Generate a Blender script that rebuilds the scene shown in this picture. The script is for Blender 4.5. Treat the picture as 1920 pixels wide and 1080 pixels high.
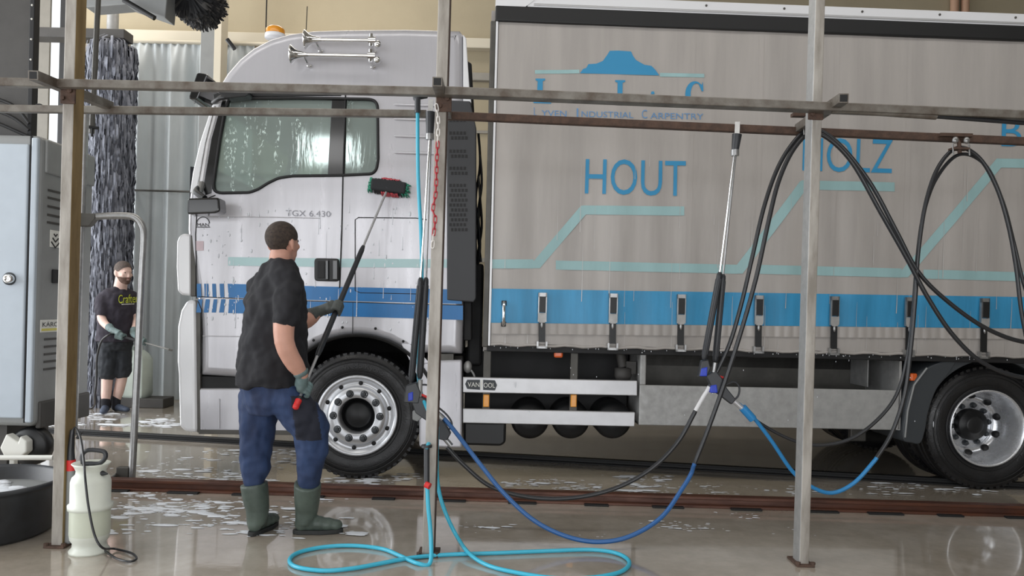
import bpy, bmesh, math, random
from math import sin, cos, pi, sqrt, atan2, radians
from mathutils import Vector, Matrix
from mathutils.geometry import tessellate_polygon

for _o in list(bpy.data.objects):
    bpy.data.objects.remove(_o, do_unlink=True)
SC = bpy.context.scene
COL = SC.collection
R = random.Random(7)

# ------------------------------------------------------------------ camera
FPX, HORIZ, CAMZ, ROLL = 1450.0, 575.0, 1.40, 0.025
CR, SR = cos(ROLL), sin(ROLL)
cam = bpy.data.objects.new('camera', bpy.data.cameras.new('camera'))
COL.objects.link(cam)
cam.matrix_world = Matrix(((CR, -SR, 0, 0), (0, 0, -1, 0), (SR, CR, 0, CAMZ), (0, 0, 0, 1)))
cam.data.sensor_width = 36
cam.data.lens = 36 * FPX / 1920
cam.data.shift_y = (HORIZ - 540) / 1920
cam.data.clip_end = 200
SC.camera = cam

# ------------------------------------------------------------------ light
SC.view_settings.view_transform = 'Standard'
SC.view_settings.look = 'None'
SC.view_settings.exposure = 0.42
SC.view_settings.gamma = 1.0
SC.view_settings.use_curve_mapping = False
W = bpy.data.worlds.new('world'); SC.world = W
W.use_nodes = True
W.node_tree.nodes['Background'].inputs[0].default_value = (0.90, 0.95, 1.0, 1)
W.node_tree.nodes['Background'].inputs[1].default_value = 1.1

def area(name, loc, rot, sx, sy, power, col=(1, 1, 1)):
    l = bpy.data.lights.new(name, 'AREA')
    l.shape = 'RECTANGLE'; l.size = sx; l.size_y = sy; l.energy = power; l.color = col
    o = bpy.data.objects.new(name, l); COL.objects.link(o)
    o.location = loc; o.rotation_euler = rot
    return o
# daylight through the open gate at the left end, and the gates behind the camera; the two overhead panels are added fill
area('daylight_left_gate', (-9.4, 5.5, 2.9), (0, -pi / 2, 0), 5.4, 9.0, 590, (0.97, 0.985, 1.0))
area('daylight_rear_gate', (-1.0, -4.9, 1.95), (pi / 2, 0, 0), 12.0, 3.0, 210, (0.99, 0.99, 1.0))
area('window_light', (-3.3, -4.9, 4.72), (pi / 2, 0, 0), 1.0, 0.6, 12, (1, 1, 1))
area('overhead_fill_front', (0.5, 2.6, 6.7), (0, 0, 0), 13.0, 1.6, 150, (1.0, 0.98, 0.95))
area('overhead_fill_back', (-4.5, 9.4, 6.7), (0, 0, 0), 7.0, 1.2, 110, (1.0, 0.94, 0.86))

# ------------------------------------------------------------------ picture geometry helpers
def U(px, py, Y):
    """world point seen at a photograph position, at distance Y"""
    xc = (px - 960) * Y / FPX; yc = (HORIZ - py) * Y / FPX
    return Vector((xc * CR - yc * SR, Y, CAMZ + xc * SR + yc * CR))
def FL(px, py, z=0.0):
    """world point at height z"""
    d = U(px, py, 1.0) - Vector((0, 0, CAMZ))
    t = (z - CAMZ) / d.z
    return Vector((0, 0, CAMZ)) + d * t

# ------------------------------------------------------------------ materials
def lin(c):
    out = []
    for v in c:
        v /= 255.0
        out.append(v / 12.92 if v <= 0.04045 else ((v + 0.055) / 1.055) ** 2.4)
    return (*out, 1)
MATS = {}
def pm(name, rgb, rough=0.5, metal=0.0, var=0.0, vs=(6, 6, 6), bump=0.0, bs=60, coat=0.0, rvar=0.0, col2=None, lo=0.35, hi=0.65, spec=0.5, emit=0):
    m = bpy.data.materials.new(name); m.use_nodes = True
    nt = m.node_tree; b = nt.nodes['Principled BSDF']
    b.inputs['Roughness'].default_value = rough; b.inputs['Metallic'].default_value = metal
    b.inputs['Coat Weight'].default_value = coat; b.inputs['Coat Roughness'].default_value = 0.08
    b.inputs['Specular IOR Level'].default_value = spec
    c = lin(rgb); b.inputs['Base Color'].default_value = c
    if emit:
        b.inputs['Emission Color'].default_value = c; b.inputs['Emission Strength'].default_value = emit
    tc = nt.nodes.new('ShaderNodeTexCoord')
    if var or col2 or rvar:
        mp = nt.nodes.new('ShaderNodeMapping'); mp.inputs['Scale'].default_value = vs
        nt.links.new(tc.outputs['Object'], mp.inputs[0])
        n = nt.nodes.new('ShaderNodeTexNoise'); n.inputs['Scale'].default_value = 1; n.inputs['Detail'].default_value = 6
        n.inputs['Roughness'].default_value = 0.6
        nt.links.new(mp.outputs[0], n.inputs['Vector'])
        rp = nt.nodes.new('ShaderNodeValToRGB'); rp.color_ramp.elements[0].position = lo; rp.color_ramp.elements[1].position = hi
        nt.links.new(n.outputs['Fac'], rp.inputs[0])
        if col2: a, d = c, lin(col2)
        else: a = tuple(min(1, v * (1 + var)) for v in c[:3]) + (1,); d = tuple(v * (1 - var) for v in c[:3]) + (1,)
        rp.color_ramp.elements[0].color = a; rp.color_ramp.elements[1].color = d
        if var or col2: nt.links.new(rp.outputs[0], b.inputs['Base Color'])
        if rvar:
            mr = nt.nodes.new('ShaderNodeMapRange'); mr.inputs[1].default_value = 0.3; mr.inputs[2].default_value = 0.7
            mr.inputs[3].default_value = max(0.02, rough - rvar); mr.inputs[4].default_value = rough + rvar
            nt.links.new(n.outputs['Fac'], mr.inputs[0]); nt.links.new(mr.outputs[0], b.inputs['Roughness'])
    if bump:
        n2 = nt.nodes.new('ShaderNodeTexNoise'); n2.inputs['Scale'].default_value = bs; n2.inputs['Detail'].default_value = 3
        nt.links.new(tc.outputs['Object'], n2.inputs['Vector'])
        bp = nt.nodes.new('ShaderNodeBump'); bp.inputs['Strength'].default_value = bump; bp.inputs['Distance'].default_value = 0.01
        nt.links.new(n2.outputs['Fac'], bp.inputs['Height']); nt.links.new(bp.outputs[0], b.inputs['Normal'])
    MATS[name] = m
    return m

# ------------------------------------------------------------------ mesh builder
class MB:
    def __init__(s): s.v = []; s.f = []; s.m = []; s.s = []
    def add(s, vs, fs, mat=0, smooth=False):
        k = len(s.v); s.v += [Vector(p) for p in vs]
        for f in fs:
            s.f.append([i + k for i in f]); s.m.append(mat); s.s.append(smooth)
        return s
    def box(s, a, b, mat=0):
        x0, y0, z0 = a; x1, y1, z1 = b
        return s.add([(x0, y0, z0), (x1, y0, z0), (x1, y1, z0), (x0, y1, z0), (x0, y0, z1), (x1, y0, z1), (x1, y1, z1), (x0, y1, z1)],
                     [(0, 3, 2, 1), (4, 5, 6, 7), (0, 1, 5, 4), (1, 2, 6, 5), (2, 3, 7, 6), (3, 0, 4, 7)], mat)
    def bar(s, p, q, w, h, mat=0, up=(0, 0, 1)):
        """square bar from p to q, w across, h along up"""
        p = Vector(p); q = Vector(q); d = (q - p).normalized(); up = Vector(up)
        side = d.cross(up).normalized(); up = side.cross(d).normalized()
        a, b = side * (w / 2), up * (h / 2)
        vs = [p - a - b, p + a - b, p + a + b, p - a + b, q - a - b, q + a - b, q + a + b, q - a + b]
        return s.add(vs, [(0, 1, 2, 3), (7, 6, 5, 4), (0, 4, 5, 1), (1, 5, 6, 2), (2, 6, 7, 3), (3, 7, 4, 0)], mat)
    def prism(s, poly, y0, y1, mat=0, smooth=False):
        """poly of (x, z) pushed from y0 to y1"""
        n = len(poly)
        vs = [(x, y0, z) for x, z in poly] + [(x, y1, z) for x, z in poly]
        fs = [list(range(n)), list(range(2 * n - 1, n - 1, -1))]
        s.add(vs, fs, mat)
        return s.add(vs, [(i, i + n, (i + 1) % n + n, (i + 1) % n) for i in range(n)], mat, smooth)
    def poly3(s, pts, mat=0): return s.add(pts, [list(range(len(pts)))], mat)
    def ngon_hole(s, outer, holes, y, mat=0):
        loops = [[Vector((x, y, z)) for x, z in l] for l in [outer] + holes]
        flat = [p for l in loops for p in l]
        return s.add(flat, [list(t) for t in tessellate_polygon(loops)], mat)
    def tube(s, pts, r, n=8, mat=0, cap=True, smooth=True):
        pts = [Vector(p) for p in pts]; m = len(pts)
        rs = r if isinstance(r, (list, tuple)) else [r] * m
        vs = []; prev = None
        for i, p in enumerate(pts):
            t = (pts[min(i + 1, m - 1)] - pts[max(i - 1, 0)])
            t = t.normalized() if t.length > 1e-9 else Vector((0, 0, 1))
            if prev is None:
                a = t.cross(Vector((0.13, 0.27, 0.95)))
                if a.length < 1e-3: a = t.cross(Vector((1, 0, 0)))
            else: a = prev - t * prev.dot(t)
            a.normalize(); prev = a; b = t.cross(a)
            rr = rs[i]; ra, rb = rr if isinstance(rr, (list, tuple)) else (rr, rr)
            for k in range(n):
                an = 2 * pi * k / n
                vs.append(p + a * (cos(an) * ra) + b * (sin(an) * rb))
        fs = [(i * n + k, i * n + (k + 1) % n, (i + 1) * n + (k + 1) % n, (i + 1) * n + k) for i in range(m - 1) for k in range(n)]
        s.add(vs, fs, mat, smooth)
        if cap:
            s.add(vs[:n], [list(range(n - 1, -1, -1))], mat); s.add(vs[-n:], [list(range(n))], mat)
        return s
    def lathe(s, prof, c, axis=(0, 1, 0), n=32, mat=0, smooth=True, a0=0.0, a1=2 * pi, ref=(0, 0, 1)):
        """prof of (radius, along axis)"""
        ax = Vector(axis).normalized(); ref = Vector(ref)
        u = ref - ax * ref.dot(ax)
        if u.length < 1e-4: u = ax.orthogonal()
        u.normalize()
        w = ax.cross(u); c = Vector(c)
        full = abs(a1 - a0 - 2 * pi) < 1e-6
        cols = n if full else n + 1
        vs = []
        for k in range(cols):
            an = a0 + (a1 - a0) * k / n
            d = u * cos(an) + w * sin(an)
            vs += [c + d * r + ax * h for r, h in prof]
        m = len(prof); fs = []
        for k in range(n):
            k2 = (k + 1) % cols
            fs += [(k * m + i, k2 * m + i, k2 * m + i + 1, k * m + i + 1) for i in range(m - 1)]
        return s.add(vs, fs, mat, smooth)
    def disc(s, c, r, axis=(0, 1, 0), n=20, mat=0):
        ax = Vector(axis).normalized(); u = ax.orthogonal().normalized(); w = ax.cross(u); c = Vector(c)
        return s.add([c + (u * cos(2 * pi * k / n) + w * sin(2 * pi * k / n)) * r for k in range(n)], [list(range(n))], mat)
    def ell(s, c, r, n=12, m=8, mat=0, M=None):
        c = Vector(c); r = (r, r, r) if not isinstance(r, (tuple, list)) else r
        vs = []
        for i in range(m + 1):
            th = pi * i / m
            for k in range(n):
                an = 2 * pi * k / n
                p = Vector((sin(th) * cos(an) * r[0], sin(th) * sin(an) * r[1], cos(th) * r[2]))
                vs.append(c + (M @ p if M else p))
        fs = [(i * n + k, (i + 1) * n + k, (i + 1) * n + (k + 1) % n, i * n + (k + 1) % n) for i in range(m) for k in range(n)]
        return s.add(vs, fs, mat, True)
    def loft(s, rings, mat=0, smooth=True, cap=True):
        n = len(rings[0]); vs = [p for r in rings for p in r]
        fs = [(i * n + k, i * n + (k + 1) % n, (i + 1) * n + (k + 1) % n, (i + 1) * n + k) for i in range(len(rings) - 1) for k in range(n)]
        s.add(vs, fs, mat, smooth)
        if cap: s.add(rings[0], [list(range(n - 1, -1, -1))], mat); s.add(rings[-1], [list(range(n))], mat)
        return s
    def grid(s, fn, nu, nv, mat=0, smooth=True):
        vs = [fn(i / nu, j / nv) for j in range(nv + 1) for i in range(nu + 1)]
        w = nu + 1
        return s.add(vs, [(j * w + i, j * w + i + 1, (j + 1) * w + i + 1, (j + 1) * w + i) for j in range(nv) for i in range(nu)], mat, smooth)
    def mesh(s, name, mats):
        me = bpy.data.meshes.new(name)
        me.from_pydata([tuple(p) for p in s.v], [], s.f)
        for m in (mats if isinstance(mats, (list, tuple)) else [mats]): me.materials.append(MATS[m] if isinstance(m, str) else m)
        me.polygons.foreach_set('material_index', s.m); me.polygons.foreach_set('use_smooth', s.s)
        me.validate(); me.update()
        return me
    def build(s, name, mats, parent=None, bevel=0, weld=False, seg=2, fixn=True, center=None):
        me = s.mesh(name, mats)
        if weld or fixn:
            bm = bmesh.new(); bm.from_mesh(me)
            if weld: bmesh.ops.remove_doubles(bm, verts=bm.verts, dist=1e-5)
            if weld and fixn: bmesh.ops.recalc_face_normals(bm, faces=bm.faces)
            bm.to_mesh(me); bm.free()
        o = bpy.data.objects.new(name, me); COL.objects.link(o)
        if center is not None:
            me.transform(Matrix.Translation(-Vector(center))); o.location = center
        if parent: o.parent = parent
        if bevel:
            b = o.modifiers.new('bevel', 'BEVEL'); b.width = bevel; b.segments = seg; b.limit_method = 'ANGLE'; b.angle_limit = radians(35)
            b.harden_normals = False
        return o
def thing(name, label, cat, loc=(0, 0, 0), rz=0.0, group=None):
    o = bpy.data.objects.new(name, None); COL.objects.link(o); o.empty_display_size = 0.1
    o.location = loc; o.rotation_euler = (0, 0, rz); tag(o, label, cat, group)
    return o
def tag(o, label, cat, group=None):
    o['label'] = label; o['category'] = cat
    if group: o['group'] = group
    return o
def structure(o): o['kind'] = 'structure'; return o
def under(parent, o):
    """parent o keeping its world placement (parent is an unrotated empty)"""
    o.parent = parent; o.matrix_parent_inverse = Matrix.Translation(-Vector(parent.location)); return o
def smooth_path(pts, k=8):
    pts = [Vector(p) for p in pts]; out = []
    for i in range(len(pts) - 1):
        p0 = pts[max(i - 1, 0)]; p1 = pts[i]; p2 = pts[i + 1]; p3 = pts[min(i + 2, len(pts) - 1)]
        for j in range(k):
            t = j / k
            out.append(0.5 * ((2 * p1) + (p2 - p0) * t + (2 * p0 - 5 * p1 + 4 * p2 - p3) * t * t + (3 * p1 - p0 - 3 * p2 + p3) * t ** 3))
    out.append(pts[-1]); return out
_text_cache = {}
def text_geo(s):
    """flat glyph mesh of a word, scaled to the unit square"""
    if s in _text_cache: return _text_cache[s]
    cu = bpy.data.curves.new('t', 'FONT'); cu.body = s; cu.resolution_u = 4
    o = bpy.data.objects.new('t', cu); COL.objects.link(o)
    dg = bpy.context.evaluated_depsgraph_get(); dg.update()
    me = bpy.data.meshes.new_from_object(o.evaluated_get(dg))
    vs = [v.co.copy() for v in me.vertices]; fs = [list(p.vertices) for p in me.polygons]
    bpy.data.objects.remove(o, do_unlink=True); bpy.data.curves.remove(cu); bpy.data.meshes.remove(me)
    x0 = min(v.x for v in vs); x1 = max(v.x for v in vs); y0 = min(v.y for v in vs); y1 = max(v.y for v in vs)
    r = ([((v.x - x0) / (x1 - x0), (v.y - y0) / (y1 - y0)) for v in vs], fs)
    _text_cache[s] = r; return r
def bilin(q, u, v):
    """q: corners bottom-left, bottom-right, top-right, top-left"""
    return q[0] * (1 - u) * (1 - v) + q[1] * u * (1 - v) + q[2] * u * v + q[3] * (1 - u) * v

# ------------------------------------------------------------------ material list
pm('cab_paint', (186, 185, 190), 0.32, 0.25, var=0.06, vs=(7, 7, 0.7), coat=0.5, rvar=0.08)
pm('white_paint', (226, 227, 230), 0.30, 0.0, coat=0.5)
pm('cab_blue', (20, 106, 168), 0.35, var=0.12, vs=(5, 5, 1))
pm('tarp_blue', (54, 142, 188), 0.42, var=0.12, vs=(9, 9, 0.8), bump=0.15, bs=25)
pm('tarp_blue_print', (48, 138, 184), 0.5)
pm('tarp_teal', (148, 182, 184), 0.5, var=0.06, vs=(6, 6, 1))
pm('water_run', (188, 186, 184), 0.2)
pm('tarp_faint', (128, 152, 178), 0.5)
pm('tarp_wordmark', (98, 140, 184), 0.5)
pm('tarp', (166, 161, 157), 0.45, var=0.10, vs=(5, 5, 0.45), bump=0.12, bs=14, rvar=0.1)
pm('decal_teal', (172, 202, 204), 0.4)
pm('decal_pink', (206, 186, 192), 0.4)
pm('black_plastic', (17, 18, 20), 0.45, bump=0.05, bs=200)
pm('black_gloss', (14, 15, 17), 0.2, coat=0.4)
pm('deflector', (50, 51, 54), 0.5)
pm('seal', (16, 16, 18), 0.6)
pm('chassis', (20, 20, 22), 0.65, var=0.3)
pm('tyre', (24, 24, 26), 0.42, bump=0.25, bs=90, rvar=0.15, vs=(9, 9, 9))
pm('tyre_letter', (52, 52, 54), 0.5)
pm('alloy', (206, 208, 212), 0.36, 0.7, var=0.06, vs=(9, 9, 9), rvar=0.08)
pm('alloy_polish', (218, 220, 224), 0.26, 0.7, rvar=0.05, vs=(12, 12, 12))
pm('chrome', (232, 232, 232), 0.10, 1.0)
pm('steel', (158, 158, 158), 0.35, 0.75, var=0.12, vs=(20, 20, 20))
pm('galvanised', (166, 166, 165), 0.5, 0.4, var=0.10, vs=(14, 14, 14), rvar=0.1)
pm('aluminium', (188, 188, 190), 0.36, 0.45, var=0.05)
pm('dark_alu', (84, 82, 78), 0.5, 0.4, var=0.15)
pm('amber', (216, 142, 34), 0.25, coat=0.4, emit=0.05)
pm('orange_lamp', (214, 96, 40), 0.25, coat=0.4)
pm('interior', (58, 60, 62), 0.8)
pm('seat_cloth', (34, 36, 42), 0.9)
pm('post_grey', (176, 171, 164), 0.55, 0.1, var=0.14, vs=(14, 14, 3), rvar=0.15, col2=(138, 132, 124))
pm('post_ochre', (150, 128, 88), 0.6, 0.1, vs=(12, 12, 2.5), col2=(120, 98, 60))
pm('rail_steel', (128, 124, 117), 0.45, 0.3, vs=(9, 9, 9), col2=(90, 80, 71))
pm('wall_dim', (120, 117, 110), 0.7, var=0.06)
pm('rust', (92, 70, 58), 0.75, vs=(20, 20, 20), col2=(70, 54, 46), bump=0.3, bs=80)
pm('rail_brown', (96, 58, 42), 0.42, 0.2, vs=(3, 14, 14), col2=(70, 42, 32), rvar=0.15)
pm('hose_black', (38, 39, 42), 0.32)
pm('hose_blue', (48, 98, 158), 0.3)
pm('hose_sky', (40, 130, 190), 0.35)
pm('hose_cyan', (64, 182, 212), 0.3)
pm('tape_white', (224, 224, 226), 0.5)
pm('gun_black', (44, 46, 50), 0.4)
pm('gun_blue', (40, 66, 190), 0.4)
pm('red', (206, 44, 44), 0.4)
pm('chain_red', (180, 48, 60), 0.35)
pm('chain_white', (224, 220, 216), 0.35)
pm('brush_green', (44, 150, 120), 0.6)
pm('brush_pink', (204, 74, 84), 0.6)
pm('bristle_black', (34, 35, 38), 0.8)
pm('tank_white', (220, 224, 214), 0.38, var=0.03)
pm('tank_liquid', (206, 211, 194), 0.35, var=0.03)
pm('tub', (44, 46, 50), 0.45, vs=(12, 12, 12), col2=(34, 35, 38), lo=0.45, hi=0.7)
pm('foam', (218, 222, 228), 0.55, bump=0.3, bs=60)
pm('machine_light', (176, 186, 196), 0.4, var=0.03)
pm('machine_grey', (136, 138, 138), 0.5, var=0.05)
pm('machine_dark', (64, 62, 60), 0.6, var=0.12)
pm('label_white', (222, 222, 216), 0.5)
pm('label_yellow', (214, 204, 90), 0.5)
pm('ink', (38, 38, 42), 0.6)
pm('badge_dark', (56, 60, 64), 0.5)
pm('wash_bristle', (138, 142, 154), 0.7, vs=(9, 9, 9), col2=(92, 95, 106))
pm('wash_bristle_dark', (82, 85, 95), 0.85)
pm('curtain_grey', (192, 198, 200), 0.42, 0.1, var=0.07, vs=(3, 3, 1))
pm('wall_beige', (168, 157, 133), 0.75, var=0.05, vs=(1.2, 1.2, 1.2), bump=0.1, bs=30)
pm('wall_ledge', (206, 198, 180), 0.6)
pm('wall_grey', (150, 146, 138), 0.7, var=0.06)
pm('pipe_pink', (196, 158, 132), 0.5)
pm('canister', (192, 202, 193), 0.5, var=0.05)
def floor_material():
    m = bpy.data.materials.new('wet_concrete'); m.use_nodes = True; nt = m.node_tree; b = nt.nodes['Principled BSDF']
    tc = nt.nodes.new('ShaderNodeTexCoord')
    def noise(scale, detail=5, rough=0.6, stretch=(1, 1, 1)):
        mp = nt.nodes.new('ShaderNodeMapping'); mp.inputs['Scale'].default_value = stretch
        nt.links.new(tc.outputs['Object'], mp.inputs[0])
        n = nt.nodes.new('ShaderNodeTexNoise'); n.inputs['Scale'].default_value = scale; n.inputs['Detail'].default_value = detail
        n.inputs['Roughness'].default_value = rough; nt.links.new(mp.outputs[0], n.inputs['Vector']); return n
    n1 = noise(0.9, 8, 0.62); n2 = noise(9, 6, 0.7); n3 = noise(0.7, 4, 0.5, (1, 1.6, 1)); n4 = noise(26, 2, 0.5)
    r = nt.nodes.new('ShaderNodeValToRGB'); e = r.color_ramp.elements
    e[0].position = 0.30; e[0].color = lin((154, 143, 128)); e[1].position = 0.72; e[1].color = lin((198, 190, 179))
    nt.links.new(n1.outputs['Fac'], r.inputs[0])
    mx = nt.nodes.new('ShaderNodeMix'); mx.data_type = 'RGBA'; mx.blend_type = 'MULTIPLY'; mx.inputs[0].default_value = 0.45
    r2 = nt.nodes.new('ShaderNodeValToRGB'); r2.color_ramp.elements[0].position = 0.25; r2.color_ramp.elements[0].color = (0.55, 0.54, 0.52, 1)
    r2.color_ramp.elements[1].position = 0.7; nt.links.new(n2.outputs['Fac'], r2.inputs[0])
    nt.links.new(r.outputs[0], mx.inputs[6]); nt.links.new(r2.outputs[0], mx.inputs[7]); nt.links.new(mx.outputs[2], b.inputs['Base Color'])
    mr = nt.nodes.new('ShaderNodeMapRange'); mr.inputs[1].default_value = 0.38; mr.inputs[2].default_value = 0.60
    mr.inputs[3].default_value = 0.04; mr.inputs[4].default_value = 0.24
    nt.links.new(n3.outputs['Fac'], mr.inputs[0]); nt.links.new(mr.outputs[0], b.inputs['Roughness'])
    b.inputs['Specular IOR Level'].default_value = 0.5
    b.inputs['Coat Weight'].default_value = 0.9; b.inputs['Coat Roughness'].default_value = 0.05; b.inputs['Coat IOR'].default_value = 1.5
    bp = nt.nodes.new('ShaderNodeBump'); bp.inputs['Strength'].default_value = 0.06; bp.inputs['Distance'].default_value = 0.01
    nt.links.new(n4.outputs['Fac'], bp.inputs['Height']); nt.links.new(bp.outputs[0], b.inputs['Normal'])
    MATS['floor'] = m
floor_material()
def glass_material(name, tint, gloss, streak, pale_lift):
    m = bpy.data.materials.new(name); m.use_nodes = True; nt = m.node_tree; nt.nodes.clear()
    out = nt.nodes.new('ShaderNodeOutputMaterial')
    tr = nt.nodes.new('ShaderNodeBsdfTransparent'); tr.inputs[0].default_value = lin(tint)
    gl = nt.nodes.new('ShaderNodeBsdfGlossy'); gl.inputs['Roughness'].default_value = 0.06; gl.inputs[0].default_value = lin((214, 232, 230))
    mx = nt.nodes.new('ShaderNodeMixShader'); mx.inputs[0].default_value = gloss
    nt.links.new(tr.outputs[0], mx.inputs[1]); nt.links.new(gl.outputs[0], mx.inputs[2])
    tc = nt.nodes.new('ShaderNodeTexCoord')
    def noise(sc, st, det):
        mp = nt.nodes.new('ShaderNodeMapping'); mp.inputs['Scale'].default_value = st
        nt.links.new(tc.outputs['Object'], mp.inputs[0])
        n = nt.nodes.new('ShaderNodeTexNoise'); n.inputs['Scale'].default_value = sc; n.inputs['Detail'].default_value = det
        n.inputs['Distortion'].default_value = 0.6
        nt.links.new(mp.outputs[0], n.inputs['Vector']); return n
    a = noise(14, (1, 1, 0.16), 5); b = noise(60, (1, 1, 0.5), 3)
    r1 = nt.nodes.new('ShaderNodeValToRGB'); r1.color_ramp.elements[0].position = 0.52; r1.color_ramp.elements[1].position = 0.64
    nt.links.new(a.outputs['Fac'], r1.inputs[0])
    r2 = nt.nodes.new('ShaderNodeValToRGB'); r2.color_ramp.elements[0].position = 0.50; r2.color_ramp.elements[1].position = 0.60
    nt.links.new(b.outputs['Fac'], r2.inputs[0])
    mu = nt.nodes.new('ShaderNodeMath'); mu.operation = 'MULTIPLY'; nt.links.new(r1.outputs[0], mu.inputs[0]); nt.links.new(r2.outputs[0], mu.inputs[1])
    mu2 = nt.nodes.new('ShaderNodeMath'); mu2.operation = 'MULTIPLY'; mu2.inputs[1].default_value = streak; nt.links.new(mu.outputs[0], mu2.inputs[0])
    mx0 = nt.nodes.new('ShaderNodeMath'); mx0.operation = 'MAXIMUM'; mx0.inputs[1].default_value = pale_lift; nt.links.new(mu2.outputs[0], mx0.inputs[0]); mu2 = mx0  # even pale base added to brighten the dark glass; the streaks are soap
    df = nt.nodes.new('ShaderNodeBsdfDiffuse'); df.inputs[0].default_value = lin((206, 222, 217))
    m2 = nt.nodes.new('ShaderNodeMixShader'); nt.links.new(mu2.outputs[0], m2.inputs[0])
    nt.links.new(mx.outputs[0], m2.inputs[1]); nt.links.new(df.outputs[0], m2.inputs[2])
    bp = nt.nodes.new('ShaderNodeBump'); bp.inputs['Strength'].default_value = 0.25; bp.inputs['Distance'].default_value = 0.004
    nt.links.new(a.outputs['Fac'], bp.inputs['Height']); nt.links.new(bp.outputs[0], gl.inputs['Normal'])
    nt.links.new(m2.outputs[0], out.inputs[0]); MATS[name] = m
glass_material('wet_glass', (200, 222, 216), 0.28, 0.95, 0.27)

pm('lettering_grey', (132, 132, 138), 0.4, 0.3)
# ------------------------------------------------------------------ the hall
WX0, WX1, WY0, WY1, WZ = -9.5, 9.5, -5.0, 11.0, 7.0
structure(MB().box((WX0 - 3, WY0 - 1, -0.3), (WX1, WY1 + 0.3, 0.0)).build('floor', 'floor'))
structure(MB().box((WX0, WY0, WZ), (WX1, WY1, WZ + 0.2)).build('ceiling', 'wall_grey'))
gx0 = U(91, 150, WY1).x; gx1 = U(112, 150, WY1).x
wb = MB().box((gx1, WY1, 0), (WX1, WY1 + 0.25, WZ))
wall = structure(wb.build('wall_back', 'wall_beige'))
structure(MB().box((WX0, WY1, 0), (gx0, WY1 + 0.04, WZ)).build('wall_left', 'wall_dim'))
structure(MB().box((U(110, 150, WY1 - 0.1).x, WY1 - 0.1, 0), (U(124, 150, WY1 - 0.1).x, WY1, WZ)).build('trim_5', 'seal'))
structure(MB().box((WX1, WY0, 0), (WX1 + 0.25, WY1, WZ)).build('wall_right', 'wall_grey'))
# wall behind the camera: low wall, piers and head wall around two gates, solid above, where window_light stands in for a window
wf = MB().box((WX0, WY0 - 0.25, 3.6), (WX1, WY0, WZ))
for a, b_ in ((WX0, -7.2), (5.2, WX1)): wf.box((a, WY0 - 0.25, 0), (b_, WY0, 3.6))
structure(wf.build('wall_front', 'wall_grey'))
# ledges and panel ribs on the back wall
lz = U(330, 72, WY1).z
structure(MB().box((gx1, WY1 - 0.16, lz - 0.08), (WX1, WY1, lz + 0.06)).build('trim_1', 'wall_ledge', bevel=0.01))
z2 = U(895, 145, WY1).z
structure(MB().box((gx1 + 1.6, WY1 - 0.10, z2 - 0.07), (WX1, WY1, z2 + 0.04)).build('trim_2', 'wall_grey', bevel=0.01))
structure(MB().box((gx1 + 1.6, WY1 - 0.05, 0), (WX1, WY1, 0.9)).build('trim_3', 'wall_grey'))
structure(MB().box((gx1 + 1.6, WY1 - 0.03, 2.02), (WX1, WY1, 2.08)).box((gx1 + 1.6, WY1 - 0.03, z2 - 0.8), (WX1, WY1, z2 - 0.76)).build('trim_4', 'wall_grey'))
for i, px in enumerate((1792, 1812)):
    x = U(px, 5, WY1 - 0.1).x
    p = MB().tube([(x, WY1 - 0.07, 0.3), (x, WY1 - 0.07, WZ)], 0.055, 12)
    for z in (2.2, 4.4, 6.2): p.box((x - 0.08, WY1 - 0.13, z), (x + 0.08, WY1, z + 0.05))
    tag(p.build('wall_pipe', 'pipe_pink'), ['pinkish vertical wall pipe above the cargo body, the left of two', 'pinkish vertical wall pipe above the cargo body, the right of two'][i], 'pipe', 'pipes on the back wall')

# rails of the washing gantry let into the floor
def rail(name, pa, pb, w, h, mat, label, teeth):
    a = FL(*pa); b = FL(*pb); d = (b - a).normalized(); a = a - d * 1.0; b = b + d * (3.0 if teeth else 9.0)
    t = thing(name, label, 'rail', (a.x, a.y, 0))
    n = Vector((-d.y, d.x, 0))
    m = MB().bar(a + Vector((0, 0, h * 0.12)), b + Vector((0, 0, h * 0.12)), w, h * 0.25)
    m.bar(a + Vector((0, 0, h * 0.55)), b + Vector((0, 0, h * 0.55)), w * 0.3, h * 0.7)
    m.bar(a + Vector((0, 0, h * 0.86)), b + Vector((0, 0, h * 0.86)), w * 0.62, h * 0.3)
    under(t, m.build('rail_profile', mat, bevel=0.004))
    if teeth:
        L = (b - a).length; k = 0; x = 0.15
        while x < L:
            p = a + d * x - n * (w * 0.62)
            c = MB().bar(p + Vector((0, 0, 0.006)), p + d * (0.16 + 0.1 * R.random()) + Vector((0, 0, 0.006)), 0.05, 0.012)
            under(t, c.build('rail_clip', 'seal', bevel=0.003)); x += 0.46 + 0.1 * R.random()
    return t
rail('floor_rail', (420, 922), (1900, 966), 0.13, 0.075, 'rail_brown', 'rusty brown steel rail along the floor in front of the truck', True)
rail('floor_rail', (100, 812), (450, 832), 0.10, 0.05, 'seal', 'black floor rail on the far side running under the truck', False)

# ------------------------------------------------------------------ the truck
PHI = 0.035
TO = U(668, 900, 6.10); TO.z = 0
TE = Vector((cos(PHI), sin(PHI), 0)); TN = Vector((-sin(PHI), cos(PHI), 0))
CAMP = Vector((0, 0, CAMZ))
def T(px, py, yl=0.0):
    """truck coordinates (x, z) of a photograph position on the truck plane y = yl"""
    d = U(px, py, 1.0) - CAMP
    t = (yl - (CAMP - TO).dot(TN)) / d.dot(TN)
    p = CAMP + d * t - TO
    return (p.dot(TE), p.z)
def TV(px, py, yl=0.0):
    x, z = T(px, py, yl); return Vector((x, yl, z))
def TP(pts, yl=0.0): return [T(a, b, yl) for a, b in pts]
truck = thing('truck', 'silver grey and blue curtain-sided truck being washed', 'truck', TO, PHI)
TWD = 2.46

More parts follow.
